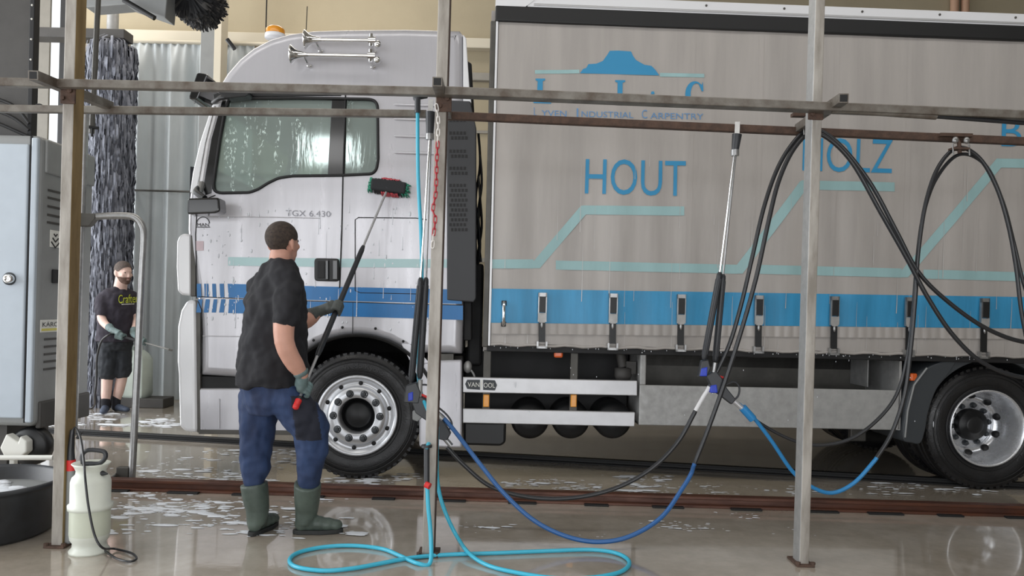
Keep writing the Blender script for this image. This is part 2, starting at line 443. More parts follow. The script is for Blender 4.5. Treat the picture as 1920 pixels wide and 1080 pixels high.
def inset(poly, d):
    n = len(poly); out = []
    area2 = sum(poly[i][0] * poly[(i + 1) % n][1] - poly[(i + 1) % n][0] * poly[i][1] for i in range(n))
    sg = 1 if area2 > 0 else -1
    for i in range(n):
        a, b, c = Vector(poly[i - 1]), Vector(poly[i]), Vector(poly[(i + 1) % n])
        e1 = (b - a); e2 = (c - b)
        if e1.length < 1e-9 or e2.length < 1e-9: out.append(tuple(b)); continue
        e1.normalize(); e2.normalize()
        n1 = Vector((-e1.y, e1.x)) * sg; n2 = Vector((-e2.y, e2.x)) * sg
        nn = n1 + n2; nn.normalize(); k = d / max(0.5, nn.dot(n1))
        out.append((b.x + nn.x * k, b.y + nn.y * k))
    return out
def densify(poly, step=0.06):
    out = []
    for i in range(len(poly)):
        a, b = Vector(poly[i]), Vector(poly[(i + 1) % len(poly)])
        k = max(1, int((b - a).length / step))
        out += [tuple(a.lerp(b, j / k)) for j in range(k)]
    return out
def roundpoly(poly, k=4):
    """smooth closed outline through the given points"""
    n = len(poly); out = []
    for i in range(n):
        p0, p1, p2, p3 = (Vector(poly[(i + j) % n]) for j in (-1, 0, 1, 2))
        for j in range(k):
            t = j / k
            q = 0.5 * ((2 * p1) + (p2 - p0) * t + (2 * p0 - 5 * p1 + 4 * p2 - p3) * t * t + (3 * p1 - p0 - 3 * p2 + p3) * t ** 3)
            out.append((q.x, q.y))
    return out
def fillet(poly, r, k=4):
    n = len(poly); out = []
    for i in range(n):
        a, b, c = Vector(poly[i - 1]), Vector(poly[i]), Vector(poly[(i + 1) % n])
        rr = min(r, (a - b).length * 0.45, (c - b).length * 0.45)
        p = b + (a - b).normalized() * rr; q = b + (c - b).normalized() * rr
        for j in range(k + 1):
            t = j / k; out.append(tuple(p * (1 - t) ** 2 + b * 2 * t * (1 - t) + q * t * t))
    return out

WC = T(668, 782); WR = 0.505     # front wheel
ARC = 0.645
# outline of the cab side
top = [(868, 600), (869, 300), (868, 62), (862, 54), (760, 51), (650, 52), (585, 54), (540, 60), (505, 70), (472, 87), (446, 108), (423, 134), (408, 158), (397, 188),
       (386, 226), (374, 270), (362, 318), (353, 355), (349, 390), (348, 430), (352, 470), (360, 520), (367, 560), (372, 600), (374, 650), (374, 704), (470, 710), (548, 712)]
prof = TP(top)
arch = []
for k in range(13):
    a = radians(150 - k * 10.2)
    arch.append((WC[0] + ARC * cos(a), WC[1] + ARC * sin(a)))
tail = TP([(780, 662), (866, 664)])
outline = densify(prof + arch + tail, 0.08)
win = TP([(430, 185), (560, 184), (692, 186), (703, 189), (708, 198), (709, 300), (706, 318), (698, 326), (640, 329), (548, 330), (522, 334), (503, 343), (484, 355), (468, 361),
          (412, 362), (402, 358), (400, 346), (405, 310), (412, 262), (421, 212)])
win = fillet(win, 0.02, 2)
shell = MB(); RB = 0.07
for side in (0, 1):
    rings = []
    for k in range(6):
        a = k * pi / 2 / 5
        ins = RB * (1 - sin(a)); dep = RB * (1 - cos(a))
        y = dep if side == 0 else TWD - dep
        rings.append([Vector((x, y, z)) for x, z in inset(outline, ins)])
    shell.loft(rings, 0, True, False)
    flat = [(p.x, p.z) for p in rings[0]]
    shell.ngon_hole(flat, [win], 0.0 if side == 0 else TWD, 0)
    y0, y1 = (0.0, 0.05) if side == 0 else (TWD, TWD - 0.05)
    n = len(win)
    shell.add([(x, y0, z) for x, z in win] + [(x, y1, z) for x, z in win], [(i, (i + 1) % n, (i + 1) % n + n, i + n) for i in range(n)], 1)
zw0, zw1 = T(353, 352)[1], T(405, 178)[1]; xw = T(440, 300)[0]; ws = MB(); no = len(outline)
for i in range(no):
    p, q = outline[i], outline[(i + 1) % no]
    quad = [(p[0], RB, p[1]), (q[0], RB, q[1]), (q[0], TWD - RB, q[1]), (p[0], TWD - RB, p[1])]
    front = p[0] < xw and zw0 < (p[1] + q[1]) / 2 < zw1
    (ws if front else shell).add(quad, [(0, 1, 2, 3)], 0, True)
cab = shell.build('cab', ['cab_paint', 'seal'], truck, weld=True)
cab['label'] = 'silver grey driver cab with high roof'

def plate(name, px, y0, y1, mat, parent, bevel=0.0, yl=0.0, fil=0.0, seg=2):
    pts = TP(px, yl)
    if fil: pts = fillet(pts, fil)
    return MB().prism(pts, y0, y1).build(name, mat, parent, bevel=bevel, weld=True, seg=seg)
def strip(name, px, r, mat, parent, y=-0.002, n=6):
    return MB().tube([Vector((*T(a, b), 0)).xzy.copy() if False else Vector((T(a, b)[0], y, T(a, b)[1])) for a, b in px], r, n).build(name, mat, parent)
def quad_text(name, s, q, mat, parent, y=-0.006, disp=None):
    """word printed on the truck side; q = pixel corners bl, br, tr, tl"""
    uv, fs = text_geo(s); Q = [Vector(T(*p)) for p in q]; m = MB(); vs = []
    for u, v in uv:
        p = bilin(Q, u, v); vs.append((p.x, y + (disp(p.x, p.y) if disp else 0), p.y))
    m.add(vs, [list(reversed(f)) for f in fs]); return m.build(name, mat, parent)
def flat(name, px, mat, parent, y=-0.004, disp=None):
    pts = TP(px); return MB().add([(x, y + (disp(x, z) if disp else 0), z) for x, z in pts], [list(range(len(pts)))]).build(name, mat, parent)

# glass, seals, door lines
ws.build('windscreen', 'wet_glass', cab, weld=True)
gl = MB(); wi = inset(win, 0.008)
gl.ngon_hole(wi, [], 0.018, 0)
g = gl.build('side_window', 'wet_glass', cab)
g['label'] = 'wet soapy side window of the cab'
gl = MB(); gl.ngon_hole(wi, [], TWD - 0.018, 0); gl.build('side_window', 'wet_glass', cab)
MB().tube([Vector((x, -0.002, z)) for x, z in win + [win[0]]], 0.012, 6).build('window_seal', 'seal', cab)
# pillar between the two panes and the dark rear pane blind
plate('window_pillar', [(622, 184), (650, 184), (646, 328), (614, 329)], 0.004, 0.04, 'black_gloss', cab, 0.004)
strip('door_gap', [(648, 172), (646, 250), (643, 330), (641, 430), (637, 540)], 0.006, 'seal', cab)
strip('door_gap', [(404, 366), (370, 380), (367, 440), (369, 560)], 0.004, 'seal', cab)
strip('door_gap', [(666, 545), (666, 412), (672, 408), (780, 409), (800, 412)], 0.004, 'seal', cab)
strip('door_gap', [(666, 545), (676, 549), (780, 551), (800, 551)], 0.004, 'seal', cab)
strip('door_gap', [(372, 565), (378, 580), (380, 625), (376, 700)], 0.005, 'seal', cab)
strip('panel_crease', [(365, 405), (500, 407), (600, 409)], 0.004, 'cab_paint', cab)
strip('panel_crease', [(380, 630), (470, 631), (560, 632)], 0.004, 'cab_paint', cab)
strip('panel_crease', [(372, 556), (470, 561), (640, 566), (766, 570), (866, 572)], 0.0035, 'seal', cab)
strip('panel_crease', [(662, 566), (661, 632)], 0.003, 'seal', cab)
# pressed ribs behind the rear window
for k, y in enumerate((196, 223, 255, 286)):
    m = MB(); a, b = TV(738, y), TV(818, y + 2)
    m.tube([a, a.lerp(b, 0.06), a.lerp(b, 0.5), b], [0.002, 0.012, 0.014, 0.014], 8); m.build('pressed_rib', 'cab_paint', cab)
# black pillar trim and white front pillar
plate('pillar_trim', [(417, 188), (424, 188), (399, 345), (397, 362), (385, 366), (381, 352), (396, 262)], -0.006, 0.05, 'black_gloss', cab, 0.004)
plate('front_pillar', [(399, 196), (414, 193), (394, 262), (380, 350), (376, 368), (357, 362), (362, 325), (376, 266)], -0.014, 0.07, 'white_paint', cab, 0.012, seg=3)
strip('pillar_edge', [(404, 200), (386, 270), (372, 350)], 0.006, 'steel', cab, -0.016)
plate('roof_gutter', [(400, 178), (420, 170), (640, 173), (640, 180), (420, 182), (402, 190)], -0.012, 0.05, 'black_plastic', cab, 0.005)
for dx in (528, 540, 551):
    p = TV(dx, 177); MB().ell((p.x, -0.004, p.z + 0.02), (0.012 if dx == 540 else 0.006, 0.008, 0.006), 8, 6).build('roof_marker', 'seal', cab)
# stripes and lettering of the cab
for k, (a, b) in enumerate(((369, 377), (383, 391), (398, 405), (412, 420))):
    flat('stripe', [(a, 532), (b, 532), (b + 1, 558), (a + 1, 558)], 'cab_blue', cab)
    flat('stripe', [(a + 3, 561), (b + 3, 561), (b, 586), (a - 1, 586)], 'cab_blue', cab)
flat('stripe', [(427, 532), (640, 538), (866, 543), (866, 570), (640, 564), (429, 558)], 'cab_blue', cab)
flat('stripe', [(430, 561), (640, 567), (868, 573), (868, 600), (640, 593), (428, 587)], 'cab_blue', cab)
flat('stripe', [(428, 482), (640, 485), (838, 486), (838, 502), (640, 501), (428, 498)], 'decal_teal', cab)
flat('stripe', [(367, 452), (382, 452), (382, 470), (367, 470)], 'decal_pink', cab)
quad_text('model_lettering', 'TGX 6.430', [(536, 405), (620, 407), (620, 396), (536, 394)], 'lettering_grey', cab)
em = MB()
arcp = [TV(381 + 12 * cos(a), 419 - 12 * sin(a)) + Vector((0, -0.006, 0)) for a in [pi * k / 14 for k in range(15)]]
em.tube([p + Vector((0, 0, 0)) for p in arcp], 0.003, 6); em.tube([TV(368, 426) + Vector((0, -0.006, 0)), TV(394, 426) + Vector((0, -0.006, 0))], 0.003, 6)
em.build('maker_emblem', 'ink', cab)
quad_text('maker_lettering', 'MAN', [(370, 424.5), (392, 424.5), (392, 418.5), (370, 418.5)], 'ink', cab)
# door handle
dh = MB().prism(fillet(TP([(590, 484), (637, 485), (637, 528), (590, 527)]), 0.03), -0.02, 0.02)
dh.build('door_handle', 'black_plastic', cab, bevel=0.008, weld=True)
plate('handle_grip', [(612, 488), (618, 488), (618, 525), (612, 525)], -0.04, -0.015, 'black_gloss', cab, 0.006)
plate('handle_grip', [(625, 488), (635, 488), (635, 525), (625, 525)], -0.035, -0.015, 'black_gloss', cab, 0.006)
plate('handle_recess', [(596, 490), (610, 490), (610, 522), (596, 522)], -0.024, -0.015, 'seal', cab, 0.003)
# inside of the cab
x0c, z0c = T(470, 560); x1c, z1c = T(835, 100)
MB().box((x0c, 0.25, z0c), (x1c, TWD - 0.25, z0c + 0.1)).box((x1c - 0.25, 0.1, z0c), (x1c - 0.2, TWD - 0.1, z1c)).build('cab_liner', 'interior', cab)
xs, zs = T(560, 330, 0.4)
seat = MB().box((xs - 0.3, 0.3, zs - 0.6), (xs + 0.25, 0.85, zs - 0.45)).prism([(xs + 0.22, zs - 0.5), (xs + 0.42, zs + 0.28), (xs + 0.28, zs + 0.32), (xs + 0.08, zs - 0.5)], 0.32, 0.83)
seat.box((xs + 0.27, 0.45, zs + 0.30), (xs + 0.40, 0.70, zs + 0.52)); seat.build('cab_seat', 'seat_cloth', cab, bevel=0.03, seg=3)
xd, zd = T(420, 340, 0.3)
MB().prism([(xd - 0.2, zd - 0.6), (xd - 0.2, zd + 0.08), (xd + 0.02, zd + 0.06), (xd + 0.22, zd - 0.12), (xd + 0.2, zd - 0.6)], 0.1, TWD - 0.1).build('dashboard', 'seat_cloth', cab, bevel=0.03)
sw = MB(); cw = Vector((xd + 0.34, 0.6, zd + 0.0)); ax = Vector((0.5, 0, 0.85)).normalized(); uu = ax.orthogonal().normalized(); vv = ax.cross(uu)
sw.tube([cw + (uu * cos(2 * pi * k / 24) + vv * sin(2 * pi * k / 24)) * 0.22 for k in range(25)], 0.016, 6); sw.bar(cw - vv * 0.21, cw + vv * 0.21, 0.05, 0.02, 0, ax)
sw.build('steering_wheel', 'black_plastic', cab)
plate('sleeper_curtain', [(655, 180), (712, 180), (712, 335), (655, 335)], 0.16, 0.18, 'seat_cloth', cab)
plate('sun_blind', [(420, 180), (640, 178), (640, 200), (420, 205)], 0.10, 0.14, 'seat_cloth', cab)
# windscreen side and front face panels
plate('corner_deflector', [(336, 441), (345, 437), (357, 440), (357, 555), (340, 553), (332, 546), (330, 500), (331, 452)], 0.0, 0.55, 'white_paint', truck, 0.02, seg=3)['label'] = 'white corner deflector panel'
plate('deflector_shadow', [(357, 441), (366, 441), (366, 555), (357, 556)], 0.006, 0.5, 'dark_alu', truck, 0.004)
plate('bumper', [(349, 563), (366, 562), (368, 700), (369, 812), (346, 810), (335, 800), (333, 700), (331, 680), (332, 612), (338, 582)], 0.0, TWD, 'white_paint', truck, 0.03, seg=3)['label'] = 'white front bumper corner'
plate('bumper_joint', [(366, 563), (374, 566), (374, 812), (368, 812)], 0.02, 0.6, 'dark_alu', truck, 0.003)
st = plate('entry_step', [(370, 729), (452, 729), (560, 731), (556, 812), (372, 810)], 0.02, 0.5, 'cab_paint', truck, 0.012)
plate('step_recess', [(370, 706), (560, 712), (560, 731), (370, 729)], 0.05, 0.5, 'chassis', truck, 0.004)
plate('step_lip', [(372, 806), (556, 808), (556, 816), (372, 814)], 0.0, 0.4, 'dark_alu', st, 0.004)
plate('step_rib', [(408, 748), (411, 748), (411, 804), (408, 804)], 0.01, 0.03, 'cab_paint', st, 0.003)
# mirrors
mr = MB().prism(fillet(TP([(359, 374), (417, 373), (419, 398), (410, 402), (358, 404)], -0.2), 0.02), -0.28, -0.12); mr.build('kerb_mirror', 'black_gloss', truck, bevel=0.02, weld=True, seg=3)
mb2 = MB(); mb2.tube(smooth_path([TV(374, 352, -0.02), TV(368, 360, -0.12), TV(384, 372, -0.2)], 5), 0.024, 8); mb2.build('mirror_arm', 'black_plastic', truck)
mb2 = MB(); mb2.tube([TV(378, 345, 0.0), TV(372, 366, -0.1)], [0.03, 0.02], 8); mb2.build('mirror_arm', 'steel', truck)
fm = MB().prism(fillet(TP([(382, 146), (396, 148), (402, 150), (382, 196), (366, 194)], 0.3), 0.02), 0.15, 0.62)
fm.build('front_mirror', ['black_gloss'], truck, bevel=0.012, weld=True)
MB().bar(TV(378, 150, 0.25), TV(364, 194, 0.25), 0.02, 0.012).build('mirror_glass_edge', 'steel', truck)
MB().tube([TV(388, 152, 0.3), TV(412, 160, 0.3)], 0.016, 8).build('mirror_arm', 'black_plastic', truck)
MB().tube([TV(380, 186, 0.3), TV(404, 196, 0.3)], 0.018, 8).build('mirror_arm', 'black_plastic', truck)
wm = MB(); wm.prism(fillet(TP([(412, 178), (420, 170), (460, 168), (472, 174), (468, 184), (430, 188)], -0.1), 0.02), -0.16, -0.04)
wm.build('wide_angle_mirror', 'black_plastic', truck, bevel=0.012, weld=True)
wm = MB(); wm.tube([TV(400, 192, 0.0), TV(412, 184, -0.1), TV(440, 180, -0.1)], 0.018, 8); wm.build('mirror_arm', 'black_plastic', truck)
# beacon, antenna, horns
bx, bz = T(513, 62, 0.35)
bc = MB().lathe([(0.0, 0.0), (0.085, 0.0), (0.085, 0.035), (0.075, 0.04)], (bx, 0.4, bz - 0.03), (0, 0, 1), 20, 1).lathe([(0.078, 0.035), (0.078, 0.075), (0.06, 0.095), (0.0, 0.1)], (bx, 0.4, bz - 0.03), (0, 0, 1), 20, 0)
bc.build('roof_beacon', ['amber', 'white_paint'], truck)['label'] = 'amber roof beacon'
MB().tube([TV(574, 56, 0.5), TV(576, 12, 0.5)], 0.004, 5).build('aerial', 'seal', truck)
MB().tube([TV(498, 70, 0.9), TV(500, 0, 0.9)], 0.006, 5).build('aerial', 'seal', truck)
MB().tube([TV(440, 92, 0.7), TV(426, 74, 0.7)], 0.02, 8).build('roof_lamp_arm', 'black_plastic', truck)
for (a, b_, y1, y2) in ((571, 712, 74, 76), (545, 711, 102, 105)):
    p = TV(a, y1, -0.13); q = TV(b_ - 16, y2, -0.13); d = (q - p)
    h = MB()
    prof_h = [(0.070, 0.0), (0.075, 0.004), (0.066, 0.014), (0.044, 0.035), (0.030, 0.062), (0.020, 0.10), (0.015, 0.13)]
    h.lathe(prof_h, p, d, 18); h.lathe([(0.0, 0.05), (0.028, 0.05), (0.06, 0.008), (0.07, 0.0)], p, d, 18, 1)
    h.tube([p + d.normalized() * 0.12, q], 0.014, 10)
    h.tube([q - d.normalized() * 0.02, q + d.normalized() * 0.035], 0.03, 12); h.tube([q + Vector((0.0, 0, 0.05)), q - Vector((0.0, 0, 0.045))], 0.018, 10)
    h.ell(q + d.normalized() * 0.05 - Vector((0, 0, 0.03)), 0.03, 10, 8)
    for f in (0.16, 0.97):
        c = p + d * f; h.tube([c, c + Vector((0.02, 0.06, -0.05)), c + Vector((0.02, 0.14, -0.05))], 0.011, 8); h.ell(c + Vector((0.02, 0.12, -0.05)), (0.025, 0.02, 0.016), 10, 6)
    h.build('air_horn', ['chrome', 'seal'], truck)['label'] = 'chrome air horn'
# side air deflector behind the cab with grille slots
df = plate('side_deflector', [(838, 188), (882, 190), (893, 240), (893, 560), (888, 567), (838, 563)], -0.01, 0.08, 'deflector', truck, 0.01)
for band, (ya, yb) in enumerate(((222, 236), (246, 272), (280, 302), (312, 334), (344, 436))):
    rows = max(1, int((yb - ya) / 9))
    for r_ in range(rows):
        for c_ in range(5):
            px = 845 + c_ * 6.6 + (3.0 if r_ % 2 else 0); py = ya + 4 + r_ * 9.2
            p = TV(px, py); MB().box((p.x - 0.009, -0.013, p.z - 0.012), (p.x + 0.009, -0.008, p.z + 0.012)).build('grille_slot', 'seal', df)
plate('deflector_top', [(868, 62), (874, 70), (880, 160), (884, 192), (868, 190)], 0.02, 0.2, 'white_paint', truck, 0.008)
plate('cab_rear_wall', [(868, 100), (884, 110), (884, 640), (868, 640)], 0.12, TWD - 0.1, 'chassis', truck, 0.01)
for k in range(5):
    a = TV(897 + k % 2 * 3, 250 + 40 * k, 0.4)
    MB().tube(smooth_path([a, a + Vector((0.02, 0.05, -0.25)), a + Vector((-0.01, 0.1, -0.55)), a + Vector((0.03, 0.1, -0.9))], 6), 0.011, 8).build('air_line', ['seal', 'hose_black', 'dark_alu'][k % 3], truck)
MB().box((T(878, 580, 0.3)[0], 0.3, 0.9), (T(905, 580, 0.3)[0], 1.9, 1.75)).build('gearbox_cover', 'chassis', truck, bevel=0.02)
plate('grey_bracket', [(898, 520), (906, 520), (904, 635), (884, 648), (886, 640), (896, 628)], 0.35, 0.4, 'galvanised', truck)
# panels behind the front wheel, mudguard
mg = MB().lathe([(ARC + 0.015, -0.012), (ARC + 0.015, 0.012), (ARC - 0.012, 0.012), (ARC - 0.012, -0.012), (ARC + 0.015, -0.012)], (WC[0], 0.0, WC[1]), (0, 1, 0), 40, 0, True, radians(-62), radians(62))
mg.build('wheel_arch_trim', 'black_plastic', truck)
mg = MB().lathe([(ARC - 0.01, 0.01), (ARC - 0.01, 0.75), (0.0, 0.75)], (WC[0], 0.0, WC[1]), (0, 1, 0), 40, 0, True, radians(-82), radians(82))
mg.build('wheel_well', 'chassis', truck)
plate('skirt_panel', [(805, 664), (850, 664), (850, 676), (805, 676)], 0.02, 0.3, 'dark_alu', truck)
plate('tank_cover', [(786, 677), (866, 675), (866, 840), (786, 838)], 0.0, 0.55, 'cab_paint', truck, 0.015, seg=3)['label'] = 'silver cover box behind the front wheel'
for a, b_ in ((588, 648), (612, 634), (642, 624), (704, 626), (756, 650)):
    p = TV(a, b_ - 10); MB().ell((p.x, -0.004, p.z), (0.011, 0.008, 0.011), 8, 6).build('arch_screw', 'seal', cab)
# ------------------------------------------------------------------ wheels
def wheel(cx, cz, yc, deep, far=False):
    tyre = MB(); w = 0.30
    pr = [(0.305, 0.03), (0.33, 0.012), (0.40, -0.004), (0.45, 0.004), (0.475, 0.02), (0.495, 0.03), (0.505, 0.055)]
    rows = pr + [(0.505, 0.10), (0.490, 0.102), (0.490, 0.112), (0.505, 0.114), (0.505, 0.16), (0.49, 0.162), (0.49, 0.172), (0.505, 0.174), (0.505, w - 0.055), (0.495, w - 0.03), (0.45, w), (0.30, w - 0.03)]
    tyre.lathe(rows, (cx, yc, cz), (0, 1, 0), 56)
    for k in range(56):                                                     # shoulder blocks
        a = 2 * pi * k / 56; d = Vector((sin(a), 0, cos(a)))
        p = Vector((cx, yc + 0.03, cz)) + d * 0.492
        t = Vector((cos(a), 0, -sin(a))); tyre.bar(p + Vector((0, -0.006, 0)), p + Vector((0, 0.05, 0)), 0.032, 0.022, 0, d)
    if not far:
        for r_ in (0.345, 0.425, 0.455):
            tyre.tube([Vector((cx + r_ * cos(2 * pi * k / 48), yc + (0.006 if r_ < 0.4 else -0.003), cz + r_ * sin(2 * pi * k / 48))) for k in range(49)], 0.004, 5)
    t = tyre.build('wheel', 'tyre', truck)
    if far: return t
    t['label'] = 'wet black tyre with polished alloy rim'
    ri = MB(); c = (cx, yc, cz)
    if not deep:
        ri.lathe([(0.305, 0.05), (0.318, 0.02), (0.322, 0.004), (0.315, -0.004), (0.300, -0.002), (0.287, 0.012), (0.262, 0.030), (0.238, 0.020), (0.230, 0.000), (0.222, -0.014), (0.150, -0.018), (0.142, -0.010), (0.140, 0.02), (0.138, 0.16)], c, (0, 1, 0), 56)
        rim = ri.build('rim', 'alloy', t)
        hb = MB().lathe([(0.138, 0.10), (0.11, 0.09), (0.105, 0.05), (0.09, 0.04), (0.0, 0.035)], c, (0, 1, 0), 32); hb.build('hub', 'black_plastic', t)
        for k in range(10):
            a = 2 * pi * (k + 0.5) / 10; p = Vector((cx + 0.183 * sin(a), yc - 0.017, cz + 0.183 * cos(a)))
            n = MB().lathe([(0.031, 0.0), (0.030, -0.004), (0.022, -0.006)], p, (0, 1, 0), 14, 0).lathe([(0.021, -0.003), (0.020, -0.028), (0.012, -0.034), (0.0, -0.035)], p, (0, 1, 0), 6, 0, False)
            n.build('wheel_nut', 'badge_dark', t)
            a = 2 * pi * k / 10 + 0.08; p = Vector((cx + 0.258 * sin(a), yc + 0.024, cz + 0.258 * cos(a)))
            MB().lathe([(0.018, 0.0), (0.017, -0.003), (0.0, -0.003)], p, (0, 1, 0), 14).build('hand_hole_shade', 'seal', t)  # dark disc stands in for the shade inside an open hole
    else:
        ri.lathe([(0.305, 0.04), (0.314, 0.012), (0.314, -0.002), (0.304, -0.004), (0.298, 0.008), (0.288, 0.03), (0.276, 0.10), (0.266, 0.18), (0.248, 0.232), (0.212, 0.272), (0.202, 0.262), (0.192, 0.258), (0.13, 0.258), (0.128, 0.25)], c, (0, 1, 0), 64)
        rim = ri.build('rim', 'alloy_polish', t)
        hb = MB().lathe([(0.131, 0.27), (0.131, 0.20), (0.120, 0.185), (0.08, 0.18), (0.075, 0.165), (0.06, 0.16), (0.0, 0.16)], c, (0, 1, 0), 32); hb.build('hub', 'black_plastic', t)
        for k in range(10):
            a = 2 * pi * (k + 0.3) / 10; p = Vector((cx + 0.163 * sin(a), yc + 0.258, cz + 0.163 * cos(a)))
            MB().lathe([(0.024, 0.0), (0.024, -0.02), (0.016, -0.04), (0.0, -0.042)], p, (0, 1, 0), 8, 0, False).build('wheel_nut', 'badge_dark', t)
            a = 2 * pi * (k + 0.05) / 10; r0 = 0.240; d = Vector((sin(a), 0, cos(a)))
            p = Vector((cx, yc + 0.236, cz)) + d * r0; ax = (d * 0.8 + Vector((0, 0.6, 0))).normalized()
            MB().lathe([(0.030, 0.004), (0.029, -0.012), (0.0, -0.012)], p, ax, 16).build('hand_hole_shade', 'seal', t)  # dark cup set on the dish as the shaded opening
    return t
fw = wheel(WC[0], WR, 0.03, False)
RC = T(1851, 809, 0.03)
rw = wheel(RC[0], WR, 0.02, True)
wheel(RC[0], WR, 0.36, False, True)
for y in (TWD - 0.33,): wheel(WC[0], WR, y, False, True); wheel(RC[0], WR, y, False, True); wheel(RC[0], WR, y - 0.35, False, True)
# raised letters around the tyre wall
def tyre_text(s, cx, cz, r, a_mid, da, h, par, flip=False):
    uv, fs = text_geo(s); m = MB(); vs = []
    for u, v in uv:
        a = a_mid + (u - 0.5) * da; rr = r + (v - 0.5) * h
        vs.append((cx + rr * sin(a), 0.022 if not flip else 0.022, cz + rr * cos(a)))
    m.add(vs, [list(reversed(f)) for f in fs]); m.build('tyre_lettering', 'tyre_letter', par)
tyre_text('Vredo Kyoho', WC[0], WR, 0.392, 0.12, 0.86, 0.052, fw)

# ------------------------------------------------------------------ cargo body
CY = -0.04
bx0 = T(921, 330, CY)[0]; bx1 = RC[0] + 1.75
zb = T(1400, 657, CY)[1]; zt = T(930, 40, CY)[1]; zband = T(930, 12, CY)[1]
def wav(x, z):
    k = max(0.0, min(1.0, (zt - z) / 2.6))
    return 0.004 * sin(x * 9.1 + 0.6 * sin(z * 2)) * (0.4 + k) + 0.003 * sin(x * 23 + z * 1.3) * k + 0.006 * sin((z - zb) * 18 + x * 0.7) * (1 if z - zb < 0.5 else 0.0) * 0.5 - 0.01 * sin(pi * (z - zb) / (zt - zb))
cv = MB(); nx = 220
cv.grid(lambda u, v: Vector((bx0 + 0.03 + (bx1 - bx0 - 0.03) * u, CY + wav(bx0 + (bx1 - bx0) * u, zb + (zt - zb) * v), zb + (zt - zb) * v)), nx, 70)
curt = cv.build('side_curtain', 'tarp', truck); curt['label'] = 'grey tarpaulin side curtain with blue lettering'
def Dp(x, z): return wav(x, z)
CP = lambda pts: pts
def ctext(name, s, q, mat):
    uv, fs = text_geo(s); Q = [Vector(T(*p, CY)) for p in q]; m = MB(); vs = []
    for u, v in uv:
        p = bilin(Q, u, v); vs.append((p.x, CY - 0.005 + wav(p.x, p.y), p.y))
    m.add(vs, [list(reversed(f)) for f in fs]); return m.build(name, mat, curt)
def cflat(name, px, mat, off=-0.003):
    P = [Vector(T(a, b, CY)) for a, b in px]; m = MB()
    for i in range(0, len(P) - 1 if len(P) == 4 else 1, 4): pass
    L = max((P[1] - P[0]).length, (P[2] - P[3]).length); nu = max(1, int(L / 0.03)); nv = max(1, int((P[3] - P[0]).length / 0.03))
    m.grid(lambda u, v: (lambda p: Vector((p.x, CY + off + wav(p.x, p.y), p.y)))(bilin(P, u, v)), nu, nv)
    return m.build(name, mat, curt)
rx = 2250  # band and lines run on behind the picture edge
def ext(x0, y0, x1, y1, x): return y0 + (y1 - y0) * (x - x0) / (x1 - x0)
cflat('blue_band', [(918, 605), (rx, ext(918, 605, 1920, 616, rx)), (rx, ext(918, 541, 1920, 557, rx)), (918, 541)], 'tarp_blue')
def tline(a, b, w=17, hor=True):
    if hor: cflat('teal_line', [(a[0], a[1] + w / 2), (b[0], b[1] + w / 2), (b[0], b[1] - w / 2), (a[0], a[1] - w / 2)], 'tarp_teal')
    else: cflat('teal_line', [(a[0], a[1]), (b[0], b[1]), (b[0] - w * 1.35, b[1]), (a[0] - w * 1.35, a[1])], 'tarp_teal')
tline((918, 495), (1000, 495)); tline((1012, 503), (1112, 386), 17, False); tline((1092, 394), (1282, 396))
tline((1042, 497), (1382, 505)); tline((1392, 513), (1522, 340), 17, False); tline((1502, 347), (1676, 351))
tline((1420, 505), (1690, 512)); tline((1702, 520), (1890, 298), 17, False); tline((1868, 306), (2150, 312)); tline((1730, 514), (rx, 528))
ctext('lettering', 'HOUT', [(1096, 364), (1284, 369), (1285, 302), (1098, 298)], 'tarp_blue_print')
ctext('lettering', 'HOLZ', [(1503, 321), (1670, 326), (1673, 262), (1505, 258)], 'tarp_blue_print')
ctext('lettering', 'BOIS', [(1876, 275), (2030, 281), (2034, 222), (1878, 218)], 'tarp_blue_print')
def cpoly(name, pts, mat, off=-0.005):
    P = TP(pts, CY); m = MB(); m.add([(x, CY + off + wav(x, z), z) for x, z in P], [list(range(len(P)))]); return m.build(name, mat, curt)
cpoly('mountain_emblem', [(1087, 138), (1093, 130), (1099, 128), (1103, 121), (1118, 120), (1130, 115), (1138, 104), (1143, 96), (1160, 95.5), (1183, 97), (1187, 106), (1192, 113), (1208, 122), (1221, 124), (1228, 131), (1236, 142)], 'tarp_blue_print')
cflat('emblem_line', [(1003, 139), (1086, 138), (1086, 131), (1003, 132)], 'tarp_teal'); cflat('emblem_line', [(1237, 144), (1320, 146), (1320, 139), (1237, 137)], 'tarp_teal')
# serif initials
cpoly('initial_letter', [(1004, 148), (1022, 148), (1022, 151), (1017.5, 153), (1017, 190), (1027, 190), (1032, 184), (1035, 184), (1033, 195), (1000, 194), (1000, 191.5), (1006, 189.5), (1008, 153), (1004, 151)], 'tarp_blue_print')
cpoly('initial_letter', [(1153, 151), (1172, 151), (1172, 154), (1167, 156), (1166.5, 192), (1168, 195), (1168, 198), (1153, 198), (1153, 195.5), (1157, 193), (1157.5, 156), (1153, 154)], 'tarp_blue_print')
outer_c = [(1302 + 18 * cos(a), 178 - 25 * sin(a)) for a in [radians(45 + k * 13) for k in range(21)]]
inner_c = [(1305 + 11 * cos(a), 178 - 21 * sin(a)) for a in [radians(305 - k * 12) for k in range(21)]]
cpoly('initial_letter', [(1318, 153), (1317, 172), (1314, 172), ] + list(reversed(inner_c))[:1] + inner_c[::-1] + outer_c[::-1], 'tarp_blue_print') if False else cpoly('initial_letter', outer_c + inner_c + [(1311, 162), (1315, 172), (1318, 172), (1317, 154)], 'tarp_blue_print')
cpoly('initial_dot', [(1221, 172), (1226, 172), (1227, 177), (1220, 177)], 'tarp_blue_print')
